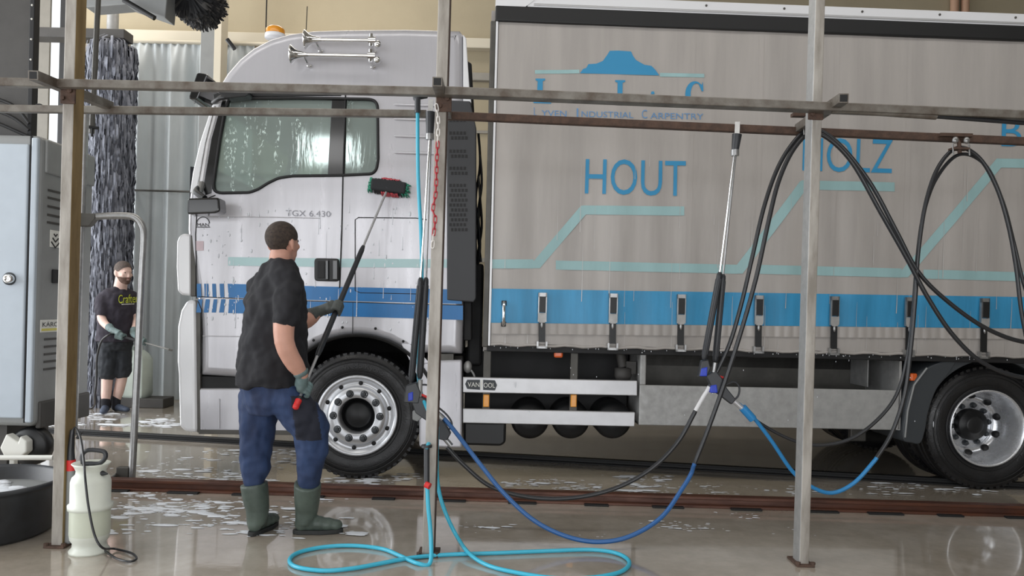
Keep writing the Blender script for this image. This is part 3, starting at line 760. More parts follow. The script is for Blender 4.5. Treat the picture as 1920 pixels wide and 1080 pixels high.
for s, a, b_ in (('L', 1001, 1006), ('YVEN', 1015, 1062), ('I', 1081, 1084), ('NDUSTRIAL', 1090, 1187), ('C', 1203, 1213), ('ARPENTRY', 1219, 1318)):
    big = len(s) == 1; yb_ = lambda x: 218 + (x - 1001) * 0.022; h = 16 if big else 11
    ctext('wordmark', s, [(a, yb_(a)), (b_, yb_(b_)), (b_, yb_(b_) - h), (a, yb_(a) - h)], 'tarp_wordmark')
# body frame: top band, roof rail, pillar, bottom hem, roof
body = MB()
body.box((bx0 + 0.02, 0.02, zb), (bx1, TWD + 0.05, zband + 0.1)); cb = body.build('cargo_body', 'tarp', truck, bevel=0.01)
MB().box((bx0, CY - 0.03, zt - 0.005), (bx1, 0.2, zband)).build('top_band', 'black_plastic', cb, bevel=0.012)
rz = T(1000, 5, CY)[1]
MB().box((bx0 + 0.25, CY - 0.015, zband), (bx1, 0.25, zband + 0.10)).build('roof_rail', 'white_paint', cb, bevel=0.008)
MB().box((bx0 + 0.3, CY - 0.02, zband + 0.012), (bx1, CY, zband + 0.03)).build('roof_rail_bead', 'aluminium', cb, bevel=0.003)
MB().prism([(bx0, zband - 0.005), (bx0 + 0.23, zband - 0.005), (bx0 + 0.30, zband + 0.05), (bx0 + 0.34, zband + 0.16), (bx0, zband + 0.16)], CY - 0.02, TWD + 0.08).build('roof_cap', 'white_paint', cb, bevel=0.01)
for px in (1323, 1469, 1615, 1760, 1902):
    p = T(px, 20, CY); MB().lathe([(0.01, 0), (0.009, -0.005), (0, -0.006)], (p[0], CY - 0.015, zband + 0.065), (0, 1, 0), 8).build('rail_rivet', 'dark_alu', cb)
MB().box((bx0 - 0.035, CY - 0.012, zb - 0.02), (bx0 + 0.008, 0.2, zt)).build('front_pillar', 'dark_alu', cb, bevel=0.008)
MB().box((bx0 + 0.008, CY - 0.016, zb - 0.01), (bx0 + 0.026, 0.1, zt)).build('pillar_edge', 'white_paint', cb, bevel=0.004)
MB().box((bx0 - 0.03, 0.05, zb - 0.06), (bx0 + 0.02, TWD + 0.03, zband)).build('headboard', 'tarp', cb)
MB().box((bx0, CY + 0.0, zb - 0.055), (bx1, 0.06, zb + 0.01)).build('floor_rail_edge', 'chassis', cb, bevel=0.006)
# pleated welt under the band
pl = MB()
pl.grid(lambda u, v: (lambda x, z: Vector((x, CY - 0.006 + wav(x, z) - 0.006 * abs(sin(x * 42)), z)))(bx0 + 0.03 + (bx1 - bx0 - 0.03) * u, T(918 + (rx - 918) * u, 616 + u * 14, CY)[1] - 0.04 + 0.085 * v), 500, 3)
pl.build('curtain_welt', 'tarp', curt)
hem = MB(); hem.tube([Vector((bx0 + 0.03 + (bx1 - bx0 - 0.03) * k / 80, CY - 0.004, zb + 0.006 * sin(k * 1.7))) for k in range(81)], 0.012, 6); hem.build('curtain_hem', 'tarp', curt)
# vertical seams
zs0 = T(1420, 500, CY)[1]
for px in (1300, 1428, 1570, 1707, 1838):
    a = T(px, 70, CY)[0]
    MB().add([(a - 0.02, CY - 0.0012 + wav(a - 0.02, z), z) for z in [zs0 + (zt - zs0) * k / 40 for k in range(41)]] + [(a + 0.02, CY - 0.0012 + wav(a + 0.02, z), z) for z in [zs0 + (zt - zs0) * k / 40 for k in range(41)]], [(k, k + 41, k + 42, k + 1) for k in range(40)], 0, True).build('curtain_seam', 'tarp', curt)
# buckles with straps
for px in (1017, 1149, 1276, 1421, 1562, 1702, 1842, 1985):
    dy = (px - 1017) * 0.0125
    b = MB(); y = CY - 0.032
    p0 = T(px, 549 + dy, CY); p1 = T(px, 583 + dy, CY); p2 = T(px, 604 + dy, CY); p3 = T(px - 1.5, 648 + dy, CY); s = 0.034
    x = p0[0]
    b.box((x - s, y - 0.012, p1[1] - 0.085), (x - s + 0.009, y + 0.012, p0[1]), 1).box((x + s - 0.009, y - 0.012, p1[1] - 0.085), (x + s, y + 0.012, p0[1]), 1)
    b.box((x - s, y - 0.012, p0[1] - 0.035), (x + s, y + 0.006, p0[1]), 1)
    b.box((x - s + 0.009, y - 0.024, p1[1] - 0.01), (x + s - 0.009, y - 0.004, p0[1] - 0.03), 0)
    b.prism([(x - s, p1[1] - 0.015), (x - s, p1[1] - 0.07), (x - s * 0.6, p1[1] - 0.092), (x + s * 0.6, p1[1] - 0.092), (x + s, p1[1] - 0.07), (x + s, p1[1] - 0.015)], y - 0.016, y - 0.006, 2)
    xs_, ze = p3[0], zb + 0.03
    b.add([(x - 0.026, y, p1[1] - 0.06), (x + 0.026, y, p1[1] - 0.06), (xs_ + 0.026, y + 0.004, ze), (xs_ - 0.026, y + 0.004, ze), (x - 0.026, y + 0.006, p1[1] - 0.06), (x + 0.026, y + 0.006, p1[1] - 0.06), (xs_ + 0.026, y + 0.01, ze), (xs_ - 0.026, y + 0.01, ze)],
          [(0, 1, 2, 3), (7, 6, 5, 4), (0, 4, 5, 1), (1, 5, 6, 2), (2, 6, 7, 3), (3, 7, 4, 0)], 0)
    b.ell((x, y - 0.008, p2[1] - 0.02), (0.012, 0.008, 0.03), 8, 6, 1)
    b.box((xs_ - 0.042, y - 0.012, zb - 0.02), (xs_ - 0.028, y + 0.02, zb + 0.035), 1).box((xs_ + 0.028, y - 0.012, zb - 0.02), (xs_ + 0.042, y + 0.02, zb + 0.035), 1).box((xs_ - 0.042, y - 0.012, zb - 0.02), (xs_ + 0.042, y + 0.02, zb - 0.004), 1)
    b.build('curtain_buckle', ['black_plastic', 'steel', 'galvanised'], curt)['label'] = 'curtain tensioning buckle with black strap'
p0 = T(945, 566, CY); p1 = T(944, 610, CY)
MB().tube([(p0[0], CY - 0.01, p0[1]), (p0[0], CY - 0.04, p0[1] - 0.03), (p1[0], CY - 0.04, p1[1] + 0.03), (p1[0], CY - 0.01, p1[1])], [0.012, 0.014, 0.014, 0.012], 8).build('curtain_handle', 'chrome', curt)
MB().box((p0[0] - 0.02, CY - 0.02, p0[1] - 0.03), (p0[0] + 0.02, CY, p0[1] + 0.01)).box((p1[0] - 0.02, CY - 0.02, p1[1] - 0.01), (p1[0] + 0.02, CY, p1[1] + 0.03)).build('handle_mount', 'black_plastic', curt, bevel=0.004)

# ------------------------------------------------------------------ under the cargo body
MB().box((T(470, 700)[0], 0.75, 0.62), (bx1, 1.0, 0.98)).box((T(470, 700)[0], 1.46, 0.62), (bx1, 1.71, 0.98)).build('chassis_frame', 'chassis', truck, bevel=0.01)
MB().box((bx0, 0.55, 0.92), (bx1, TWD - 0.1, zb - 0.05)).build('light_block_slab', 'chassis', truck)  # solid dark slab added to block light under the body
MB().box((T(870, 700)[0], 0.42, 0.45), (T(1196, 700)[0], 0.75, zb - 0.06)).build('light_block_box', 'chassis', truck, bevel=0.01)  # dark box added behind the side guards to keep light out
# axles
for c in (WC, RC): MB().tube([(c[0], 0.3, WR), (c[0], TWD - 0.3, WR)], 0.09, 12).build('axle', 'chassis', truck)
for (q, nm) in ((((868, 707), (1195, 714), (1195, 742), (868, 736)), 0), (((868, 766), (1191, 773), (1190, 800), (868, 793)), 1)):
    g = plate('side_guard', list(q), 0.0, 0.035, 'aluminium', truck, 0.006)
    g['label'] = ['upper aluminium side guard rail with maker badge', 'lower aluminium side guard rail'][nm]
    if nm == 0:
        bp_ = MB().prism(TP([(872, 720), (876, 712), (900, 712), (900, 731), (876, 729)]), -0.003, 0.0, 0).prism(TP([(906, 712), (928, 713), (932, 722), (928, 732), (906, 731)]), -0.003, 0.0, 0)
        bp_.build('maker_badge', 'badge_dark', g)
        quad_text('badge_lettering', 'VAN', [(877, 725), (899, 725.5), (899, 717), (877, 716.5)], 'label_white', g, -0.005)
        quad_text('badge_lettering', 'OOL', [(907, 726.5), (928, 727), (928, 718), (907, 717.5)], 'label_white', g, -0.005)
        flat('badge_stroke', [(901.5, 731), (904.5, 731), (904.5, 712), (901.5, 712)], 'label_white', g, -0.003)
for px in (913, 1076):
    a = T(px, 700, 0.05); MB().box((a[0] - 0.03, 0.036, T(px, 795)[1]), (a[0] + 0.03, 0.07, zb - 0.05)).build('guard_bracket', 'dark_alu', truck, bevel=0.004)
    q = T(px, 752); MB().box((a[0] - 0.024, 0.012, q[1] - 0.05), (a[0] + 0.024, 0.036, q[1] + 0.05)).build('side_marker', 'amber', truck, bevel=0.006)
q = T(1047, 660); MB().box((q[0] - 0.035, -0.03, q[1] - 0.045), (q[0] + 0.035, 0.05, q[1] + 0.02)).build('side_marker', 'orange_lamp', truck, bevel=0.015, seg=3)
q = T(1712, 707); MB().box((q[0] - 0.025, -0.02, q[1] - 0.03), (q[0] + 0.025, 0.03, q[1] + 0.03)).build('side_marker', 'orange_lamp', truck, bevel=0.008)
for px in (994, 1071, 1150):
    q = T(px, 788, 0.1); r_ = 0.155
    m = MB().lathe([(0.0, 0.0), (0.06, 0.004), (0.12, 0.02), (r_, 0.06), (r_, 0.8), (0.12, 0.84), (0, 0.86)], (q[0], 0.08, q[1]), (0, 1, 0), 28)
    m.tube([(q[0], 0.3, q[1] - r_ - 0.012), (q[0], 0.3, q[1] - r_ + 0.02)], 0.018, 8); m.build('air_tank', 'black_plastic', truck)
plate('battery_box', [(868, 795), (950, 796), (949, 835), (940, 842), (875, 840), (868, 836)], 0.12, 0.7, 'black_plastic', truck, 0.02)
m = MB(); a = TV(1168, 700, 0.12); m.lathe([(0.0, 0.0), (0.06, 0.0), (0.07, 0.03), (0.07, 0.09), (0.05, 0.1)], a - Vector((0, 0, 0.05)), (0, 0, 1), 16); m.tube([a + Vector((0, 0, 0.05)), a + Vector((-0.03, 0.02, 0.2))], 0.04, 10); m.box(a + Vector((0.02, -0.03, 0.0)), a + Vector((0.1, 0.03, 0.1)))
m.build('air_dryer', 'machine_dark', truck)
m = MB(); a = TV(877, 688, 0.1); m.ell(a, (0.035, 0.04, 0.05), 10, 8); m.tube(smooth_path([a, a + Vector((0.05, 0, -0.06)), a + Vector((0.08, 0.02, -0.18))], 5), 0.01, 6); m.build('coupling', 'galvanised', truck)
# galvanised pallet box
gb = thing('x', '', '') if False else None
box = MB(); xl = T(1200, 700)[0]; xr = T(1690, 722)[0]; zl = T(1400, 801)[1]; zm = T(1400, 726)[1]
box.box((xl, 0.0, zl), (xr, 0.025, zm)); 
pb = box.build('pallet_box', 'galvanised', truck, bevel=0.006); pb['label'] = 'galvanised pallet storage box under the cargo floor'
MB().box((xl, 0.0, zm - 0.002), (xl + 0.05, 0.025, zb - 0.05)).build('box_upright', 'galvanised', pb, bevel=0.01)
MB().box((xl, 0.02, zl), (xl + 0.02, 0.7, zb - 0.05)).build('box_side', 'galvanised', pb)
MB().box((xr - 0.02, 0.0, zl), (xr, 0.7, zb - 0.06)).build('box_side', 'galvanised', pb)
MB().box((xl, 0.55, zl), (xr, 0.58, zb - 0.05)).build('box_back', 'dark_alu', pb)
MB().box((xl, 0.02, zl), (xr, 0.6, zl + 0.02)).build('box_bottom', 'dark_alu', pb)
xq = T(1622, 690, 0.3)[0]; MB().box((xq - 0.005, 0.25, zm), (xq + 0.005, 0.6, zb - 0.06)).build('box_divider', 'galvanised', pb)
q = T(1422, 666); MB().box((q[0] - 0.08, 0.0, q[1] - 0.02), (q[0] + 0.08, 0.03, q[1] + 0.02)).build('latch_plate', 'dark_alu', pb)
q = T(1610, 815, 0.5); MB().box((q[0] - 0.07, 0.5, q[1] - 0.06), (q[0] + 0.07, 0.56, q[1] + 0.1)).build('spare_bracket', 'dark_alu', truck, bevel=0.01)
# rear mudguard
mgd = MB(); pin, pout = [], []
for k in range(33):
    a = radians(-5 + k * 150 / 32)
    pin.append((RC[0] + cos(a) * 0.555, WR + sin(a) * 0.555 + 0.01)); pout.append((RC[0] + cos(a) * (0.66 if sin(a) < 0.6 else 0.64), WR + sin(a) * (0.66 if sin(a) < 0.5 else 0.62)))
mgd.prism(pout + pin[::-1], -0.02, 0.02, 0); mgd.prism(pout + [(x, z - 0.0) for x, z in [(RC[0] + (x - RC[0]) * 0.97, WR + (z - WR) * 0.97) for x, z in pout]][::-1], 0.0, 0.7, 0)
mgd.build('rear_mudguard', 'badge_dark', truck, weld=False)['label'] = 'dark grey rear mudguard'
MB().prism(roundpoly(TP([(1690, 822), (1693, 780), (1702, 735), (1720, 702), (1748, 683), (1788, 673), (1776, 699), (1752, 730), (1737, 772), (1731, 806), (1722, 830), (1705, 829)]), 4), -0.03, 0.5, 0, True).build('mudguard_front', 'badge_dark', truck, bevel=0.01, weld=True)
MB().tube([TV(px_, py_, -0.035) for px_, py_ in ((1697, 820), (1702, 770), (1714, 722), (1738, 690))], 0.008, 6).build('mudguard_edge', 'machine_grey', truck)
# drops falling from the curtain edge
dr = MB(); rr = random.Random(3)
for k in range(170):
    x = bx0 + 0.05 + (T(1920, 650)[0] - bx0) * rr.random()
    z = zb - 0.01 - (0.02 * rr.random() if k < 150 else 0.85 * rr.random() ** 1.5)
    dr.ell((x, CY - 0.01 + 0.03 * rr.random(), z), (0.0035, 0.0035, 0.006 + (0.02 if k % 7 == 0 and k > 150 else 0.0)), 6, 4)
d_ = dr.build('water_drops', 'foam', truck); d_['kind'] = 'stuff'
# soap specks and runs on the cab door
dr = MB()
for k in range(130):
    px = 375 + 450 * rr.random(); py = 390 + 230 * rr.random()
    if k < 50: px = 380 + 90 * rr.random()
    p = T(px, py); s = 0.003 + 0.006 * rr.random() ** 2
    dr.ell((p[0], -0.002, p[1]), (s, 0.003, s * (1 + 2.5 * rr.random())), 6, 4)
d_ = dr.build('soap_specks', 'foam', truck); d_['kind'] = 'stuff'

# runs of water down the curtain and the cab side
wr_ = MB(); rr = random.Random(15)
for k in range(70):
    x = bx0 + 0.06 + (T(1920, 600)[0] - bx0) * rr.random(); z1 = zb + 0.05 + 1.5 * rr.random() ** 1.6; z0 = max(zb + 0.01, z1 - 0.08 - 0.45 * rr.random()); w_ = 0.0012 + 0.0022 * rr.random()
    n_ = 8; vs = []
    for j in range(n_ + 1):
        z = z0 + (z1 - z0) * j / n_; ww = w_ * (1 - 0.7 * j / n_)
        vs += [(x - ww, CY - 0.007 + wav(x, z), z), (x + ww, CY - 0.007 + wav(x, z), z)]
    wr_.add(vs, [(2 * j, 2 * j + 1, 2 * j + 3, 2 * j + 2) for j in range(n_)], 0, True)
o_ = wr_.build('water_runs', 'water_run', truck); o_['kind'] = 'stuff'
wr_ = MB()
for k in range(46):
    px = 380 + 440 * rr.random(); py = 375 + 190 * rr.random(); x, z1 = T(px, py); z0 = z1 - 0.03 - 0.22 * rr.random() ** 2; w_ = 0.0012 + 0.002 * rr.random()
    wr_.add([(x - w_, -0.007, z0), (x + w_, -0.007, z0), (x + w_ * 0.4, -0.007, z1), (x - w_ * 0.4, -0.007, z1)], [(0, 1, 2, 3)])
    wr_.ell((x, -0.006, z0), (w_ * 1.6, 0.003, w_ * 2.4), 6, 4)
o_ = wr_.build('water_runs', 'foam', truck); o_['kind'] = 'stuff'
# ------------------------------------------------------------------ steel frame carrying hoses and lances
FY = 4.30
fr = thing('hose_rack', 'steel post and rail frame with hanging hoses in front of the truck', 'frame', (0, FY, 0))
def post(pt, pb, wpx, mats, fmat, side, lab):
    w = wpx * FY / FPX; dpt = 0.105
    t = U(*pt, FY); b = U(*pb, FY)
    d = (t - b); t = b + d * ((4.3 - b.z) / d.z); b = b - d * (b.z / d.z)
    m = MB()
    vs = [b + Vector((-w / 2, 0, 0)), b + Vector((w / 2, 0, 0)), b + Vector((w / 2, dpt, 0)), b + Vector((-w / 2, dpt, 0))]
    vs += [p + (t - b) for p in vs]
    for f, mt in (((0, 1, 5, 4), 0), ((1, 2, 6, 5), 1), ((2, 3, 7, 6), 0), ((3, 0, 4, 7), 2), ((4, 5, 6, 7), 0), ((0, 3, 2, 1), 0)): m.add(vs, [f], mt)
    o = m.build('post', mats, None, bevel=0.006, weld=True, seg=2); o['label'] = lab; under(fr, o)
    f = MB().box((b.x - w * 0.9, FY - 0.03, 0), (b.x + w * 0.9, FY + dpt + 0.03, 0.012)); under(fr, f.build('foot_plate', 'rust', bevel=0.003))
    for sx in (-1, 1):
        c = Vector((b.x + sx * w * 0.75, FY - 0.015, 0.012)); under(fr, MB().lathe([(0.014, 0), (0.014, 0.014), (0.0, 0.016)], c, (0, 0, 1), 6, 0, False).build('anchor_bolt', 'rust'))
    return b
post((133, 0), (106, 1017), 21.5, ['post_grey', 'post_ochre', 'post_grey'], 0, 1, 'weathered grey and ochre post')
post((832, 20), (802, 1045), 22, ['post_grey', 'rust', 'post_grey'], 0, 1, 'grey post with rust stained joint')
post((1538, 20), (1508, 1057), 18.5, ['post_grey', 'post_grey', 'galvanised'], 0, 1, 'grey square tube post')
post((2338, 20), (2308, 1090), 18.5, ['post_grey', 'post_grey', 'galvanised'], 0, 1, 'grey square tube post')
def rbar(name, a, b, Y, w, h, mat):
    under(fr, MB().bar(U(*a, Y), U(*b, Y), w, h).build(name, mat, bevel=0.005))
rbar('front_rail', (-80, 153), (834, 173), FY - 0.04, 0.05, 0.046, 'rail_steel')
rbar('front_rail', (834, 173), (2900, 258), FY - 0.05, 0.085, 0.046, 'rail_steel')
rbar('rear_rail', (-80, 203), (800, 214), 4.86, 0.045, 0.045, 'rail_steel')
rbar('rear_rail', (838, 217), (2900, 309), 4.86, 0.045, 0.048, 'rust')
for (a, ya), (b, yb) in (((( 62, 141), 4.06), ((206, 199), 4.88)), (((820, 153), 4.05), ((840, 218), 4.88)), (((1582, 184), 4.10), ((1498, 241), 4.86))):
    p, q = U(*a, ya), U(*b, yb); d = (q - p).normalized()
    br = MB().bar(p, q, 0.052, 0.05, 0); br.bar(p - d * 0.001, p + d * 0.002, 0.04, 0.038, 1)  # dark end face paints the shade inside the open tube
    under(fr, br.build('cross_tube', ['rail_steel', 'seal'], bevel=0.004))
for px, py in ((128, 175), (832, 190), (1528, 205)):
    c = U(px, py, FY); under(fr, MB().box(c + Vector((-0.04, -0.012, -0.06)), c + Vector((0.045, 0.0, 0.035))).build('rust_gusset', 'rust', bevel=0.004))
    for dx, dz in ((-0.02, -0.03), (0.02, 0.01)):
        under(fr, MB().lathe([(0.013, 0), (0.013, -0.014), (0, -0.016)], c + Vector((dx, -0.012, dz)), (0, 1, 0), 6, 0, False).build('bolt', 'rust'))
c = U(1690, 208, FY - 0.05)
under(fr, MB().tube([U(1560, 205, FY - 0.06), U(1755, 218, FY - 0.06)], 0.02, 8).build('supply_pipe', 'rail_steel'))
under(fr, MB().tube([U(1750, 218, FY - 0.06), U(2900, 305, FY - 0.06)], 0.012, 8).build('supply_line', 'hose_black'))

# ------------------------------------------------------------------ hoses
def hose(name, segs, label, r, n=8, k=8, fittings=()):
    """segs: list of (material, [points]) drawn as one hose"""
    allp = []; cuts = []
    for mt, pts in segs:
        cuts.append(len(allp)); allp += pts
    sp = smooth_path(allp, k); mats = []
    m = MB()
    for i, (mt, pts) in enumerate(segs):
        a = cuts[i] * k; b = (cuts[i + 1] if i + 1 < len(segs) else len(allp) - 1) * k
        if mt not in mats: mats.append(mt)
        m.tube(sp[a:b + 1], r, n, mats.index(mt))
    for p, q, rr, mt in fittings:
        if mt not in mats: mats.append(mt)
        m.tube([p, q], rr, 10, mats.index(mt))
    base = min(sp, key=lambda v: v.z)
    return tag(m.build(name, mats, center=base), label, 'hose')
def UP(Y, *pts): return [U(a, b, Y) for a, b in pts]
HY = 4.80
hose('pressure_hose', [('hose_black', UP(HY, (838, 838), (870, 872), (920, 912), (990, 932), (1070, 934), (1150, 917), (1220, 880), (1270, 830), (1300, 778))), ('tape_white', UP(HY, (1304, 770), (1320, 742))),
     ('hose_black', UP(HY, (1330, 725), (1366, 650), (1390, 570), (1411, 480), (1432, 390), (1456, 320), (1484, 272), (1514, 244), (1548, 250), (1590, 288), (1636, 350), (1680, 432), (1722, 510), (1778, 566), (1850, 616), (1925, 642), (2010, 640), (2090, 560), (2140, 420), (2180, 284)))],
     'black hose with a white taped joint looping to the middle lance', 0.0135)
hose('pressure_hose', [('hose_blue', [U(826, 778, 4.74), U(850, 805, 4.72), U(900, 870, 4.66), U(945, 925, 4.6), U(1000, 975, 4.54), U(1060, 1005, 4.5), U(1120, 1016, 4.48), U(1180, 1006, 4.5), U(1240, 970, 4.56), U(1280, 915, 4.64), U(1296, 888, 4.68)]),
     ('hose_black', UP(HY - 0.04, (1302, 870), (1325, 812), (1358, 720), (1390, 620), (1418, 520), (1440, 420), (1460, 340), (1488, 280), (1520, 250), (1556, 262), (1600, 308), (1650, 396), (1700, 484), (1742, 562), (1790, 632), (1846, 682), (1920, 708), (2010, 706), (2100, 600), (2150, 440), (2190, 285)))],
     'blue and black hose hanging lowest over the floor rail', 0.0135)
hose('pressure_hose', [('hose_sky', UP(HY, (1386, 758), (1412, 782), (1446, 826), (1486, 884), (1524, 914), (1562, 924), (1602, 905), (1638, 866))),
     ('hose_black', UP(HY, (1644, 858), (1672, 812), (1696, 740), (1708, 650), (1716, 560), (1722, 470), (1736, 380), (1760, 312), (1796, 277), (1836, 296), (1868, 350), (1890, 420), (1905, 500), (1918, 600), (1945, 700), (2010, 760), (2090, 700), (2150, 500), (2200, 286)))],
     'sky blue and black hose sagging between right post and rear wheel', 0.0125)
hose('pressure_hose', [('hose_black', UP(HY + 0.03, (1384, 756), (1420, 790), (1478, 822), (1530, 835), (1590, 825), (1640, 792), (1680, 742), (1701, 670), (1712, 580), (1720, 480), (1732, 400), (1756, 334), (1798, 290), (1846, 308), (1880, 378), (1902, 460), (1922, 540), (1960, 640), (2030, 700), (2110, 620), (2160, 450), (2205, 286)))],
     'thin black hose passing behind the right post to the rear arch', 0.011)
# cyan water hose: hanging part and the figure-eight lying on the floor
def FLs(*p): return [FL(a, b, 0.013) for a, b in p]
hose('water_hose', [('hose_cyan', [U(783, 205, 4.78), U(784, 330, 4.82), U(789, 430, 4.84), U(791, 520, 4.85), U(786, 620, 4.85), U(786, 720, 4.8), U(806, 780, 4.62), U(810, 815, 4.46), U(802, 836, 4.27)]), ('gun_black', [U(800, 845, 4.265), U(800, 900, 4.24)]), ('hose_cyan', [U(801, 908, 4.235), U(803, 950, 4.22), U(808, 1010, 4.2)]
     + FLs((806, 1056), (782, 1056), (752, 1043), (716, 1029), (660, 1023), (605, 1026), (560, 1036), (543, 1050), (556, 1063), (606, 1070), (660, 1066), (716, 1056), (770, 1046), (840, 1040), (930, 1037), (1030, 1033), (1110, 1031), (1158, 1038), (1180, 1054), (1164, 1072), (1110, 1083), (1040, 1084), (970, 1074), (915, 1060))
     + [FL(880, 1038, 0.03), U(858, 1008, 4.44), U(838, 968, 4.46), U(824, 925, 4.48), U(819, 880, 4.50), U(820, 800, 4.52)])],
     'turquoise water hose hanging at the middle post and coiled on the floor', 0.0115, 10, 8,
     [(U(783, 178, 4.78), U(783, 212, 4.78), 0.018, 'gun_black'), (U(776, 184, 4.78), U(800, 180, 4.82), 0.015, 'gun_black'), (U(800, 838, 4.27), U(800, 905, 4.24), 0.016, 'gun_black'), (U(800, 834, 4.27), U(800, 839, 4.27), 0.03, 'gun_black'), (U(798, 908, 4.23), U(806, 912, 4.22), 0.018, 'red')])
# clamps carrying the hose arches
for px, py, lab in ((1520, 240, 'hose clamp bundle at the right post joint'), (1798, 278, 'rusty hose hanger under the rear rail at the right edge')):
    c = U(px, py, HY - 0.02); m = MB()
    m.tube([c + Vector((0, 0.05, 0.09)), c + Vector((0, 0.0, 0.03)), c + Vector((0, -0.01, -0.03))], 0.012, 8)
    m.bar(c + Vector((-0.05, 0, -0.005)), c + Vector((0.05, 0, -0.005)), 0.06, 0.012); m.bar(c + Vector((-0.10, 0.05, 0.09)), c + Vector((0.10, 0.05, 0.09)), 0.05, 0.02)
    for s in (-1, 1):
        m.ell(c + Vector((s * 0.035, -0.02, 0.045)), (0.02, 0.014, 0.022), 10, 6, 1); m.tube([c + Vector((s * 0.05, -0.02, 0.02)), c + Vector((s * 0.05, -0.03, -0.05))], 0.005, 6, 1)
    tag(m.build('hose_clamp', ['rust', 'steel'], center=c), lab, 'clamp')

# ------------------------------------------------------------------ double lances with trigger guns
def lance(label, Y, tip, sA, sB, eA, eB, holder, body):
    t = thing('spray_lance', label, 'pressure washer', U(*eA, Y))
    def add(nm, m, mats, bevel=0): under(t, m.build(nm, mats, bevel=bevel, weld=bool(bevel)))
    add('lance_tube', MB().tube([U(*tip, Y), U(*sA, Y)], 0.0065, 8), 'chrome'); add('lance_tube', MB().tube([U(tip[0] + 2, tip[1], Y + 0.02), U(*sB, Y + 0.02)], 0.0065, 8), 'steel')
    for s, e, dy in ((sA, eA, 0), (sB, eB, 0.02)):
        p, q = U(*s, Y + dy), U(*e, Y + dy); d = (q - p); m = MB()
        m.tube([p, p + d * 0.02, p + d * 0.05, p + d * 0.5, p + d * 0.97, q], [0.009, 0.016, 0.0175, 0.019, 0.0185, 0.012], 12)
        for k in range(6):
            a = 2 * pi * k / 6; o = Vector((cos(a), sin(a), 0)) * 0.0185; m.tube([p + d * 0.08 + o * 0.95, p + d * 0.94 + o], 0.003, 5)
        add('grip_sleeve', m, 'gun_black')
    h = MB(); a, b = holder
    h.tube([U(*a, Y), U(*b, Y)], [0.03, 0.022], 12); h.tube([U(b[0], b[1] - 3, Y), U(b[0], b[1] + 8, Y)], 0.026, 10, 1); h.bar(U(a[0], a[1], Y), U(a[0] + 1, a[1] - 22, Y + 0.03), 0.03, 0.02, 1)
    add('nozzle_holder', h, ['gun_black', 'steel'])
    for nm, kind, pts, rad, mt in body:
        m = MB()
        if kind == 't': m.tube(smooth_path(UP(Y - 0.01, *pts), 4), rad if not isinstance(rad, list) else rad[0], 10)
        else: m.prism([(U(a, b, Y).x, U(a, b, Y).z) for a, b in pts], Y - rad, Y + rad)
        add(nm, m, mt, 0.006 if kind == 'p' else 0)
    return t
lance('double spray lance hanging beside the middle post over the front wheel', 4.74, (806, 256), (789, 520), (799, 520), (771, 716), (787, 710), ((807, 210), (806, 254)), [
    ('gun_housing', 'p', [(762, 722), (782, 716), (790, 735), (786, 756), (758, 754)], 0.028, 'gun_black'), ('gun_insert', 'p', [(766, 736), (776, 733), (776, 750), (766, 752)], 0.031, 'gun_blue'),
    ('gun_body', 'p', [(772, 752), (790, 742), (812, 756), (824, 776), (846, 812), (838, 826), (822, 822), (800, 788), (780, 774)], 0.026, 'gun_black'),
    ('gun_grip', 'p', [(774, 770), (790, 764), (794, 780), (784, 790), (774, 786)], 0.024, 'machine_grey'),
    ('trigger_guard', 't', [(780, 722), (802, 722), (820, 732), (823, 750), (814, 768)], 0.006, 'gun_black'), ('trigger_guard', 't', [(822, 764), (836, 776), (846, 790), (845, 802), (828, 815)], 0.006, 'gun_black'),
    ('trigger', 't', [(790, 740), (804, 746), (818, 752)], 0.008, 'red'), ('swivel_joint', 't', [(820, 776), (830, 786)], 0.02, 'steel'), ('swivel_joint', 't', [(834, 822), (846, 836)], 0.016, 'steel'),
    ('valve_tube', 't', [(788, 712), (787, 745)], 0.015, 'galvanised')])
lance('double spray lance hanging from the rear rail near the right post', 4.80, (1378, 282), (1350, 510), (1356, 514), (1320, 674), (1341, 678), ((1382, 252), (1378, 284)), [
    ('gun_housing', 'p', [(1314, 676), (1327, 674), (1331, 690), (1324, 706), (1308, 706)], 0.024, 'gun_black'), ('gun_insert', 'p', [(1313, 690), (1325, 687), (1324, 705), (1310, 705)], 0.028, 'gun_blue'),
    ('gun_body', 'p', [(1322, 704), (1340, 694), (1352, 708), (1362, 728), (1378, 748), (1370, 758), (1352, 744), (1336, 732)], 0.024, 'gun_black'),
    ('gun_insert', 'p', [(1331, 722), (1342, 720), (1344, 736), (1330, 736)], 0.028, 'gun_blue'), ('trigger', 't', [(1342, 704), (1356, 708)], 0.007, 'red'),
    ('trigger_guard', 't', [(1360, 722), (1376, 716), (1386, 726), (1384, 742), (1374, 752)], 0.006, 'gun_black'), ('valve_tube', 't', [(1341, 680), (1338, 698)], 0.014, 'steel'),
    ('swivel_joint', 't', [(1376, 752), (1394, 768)], 0.016, 'aluminium'), ('hose_socket', 't', [(1392, 764), (1412, 786)], 0.026, 'hose_sky')])

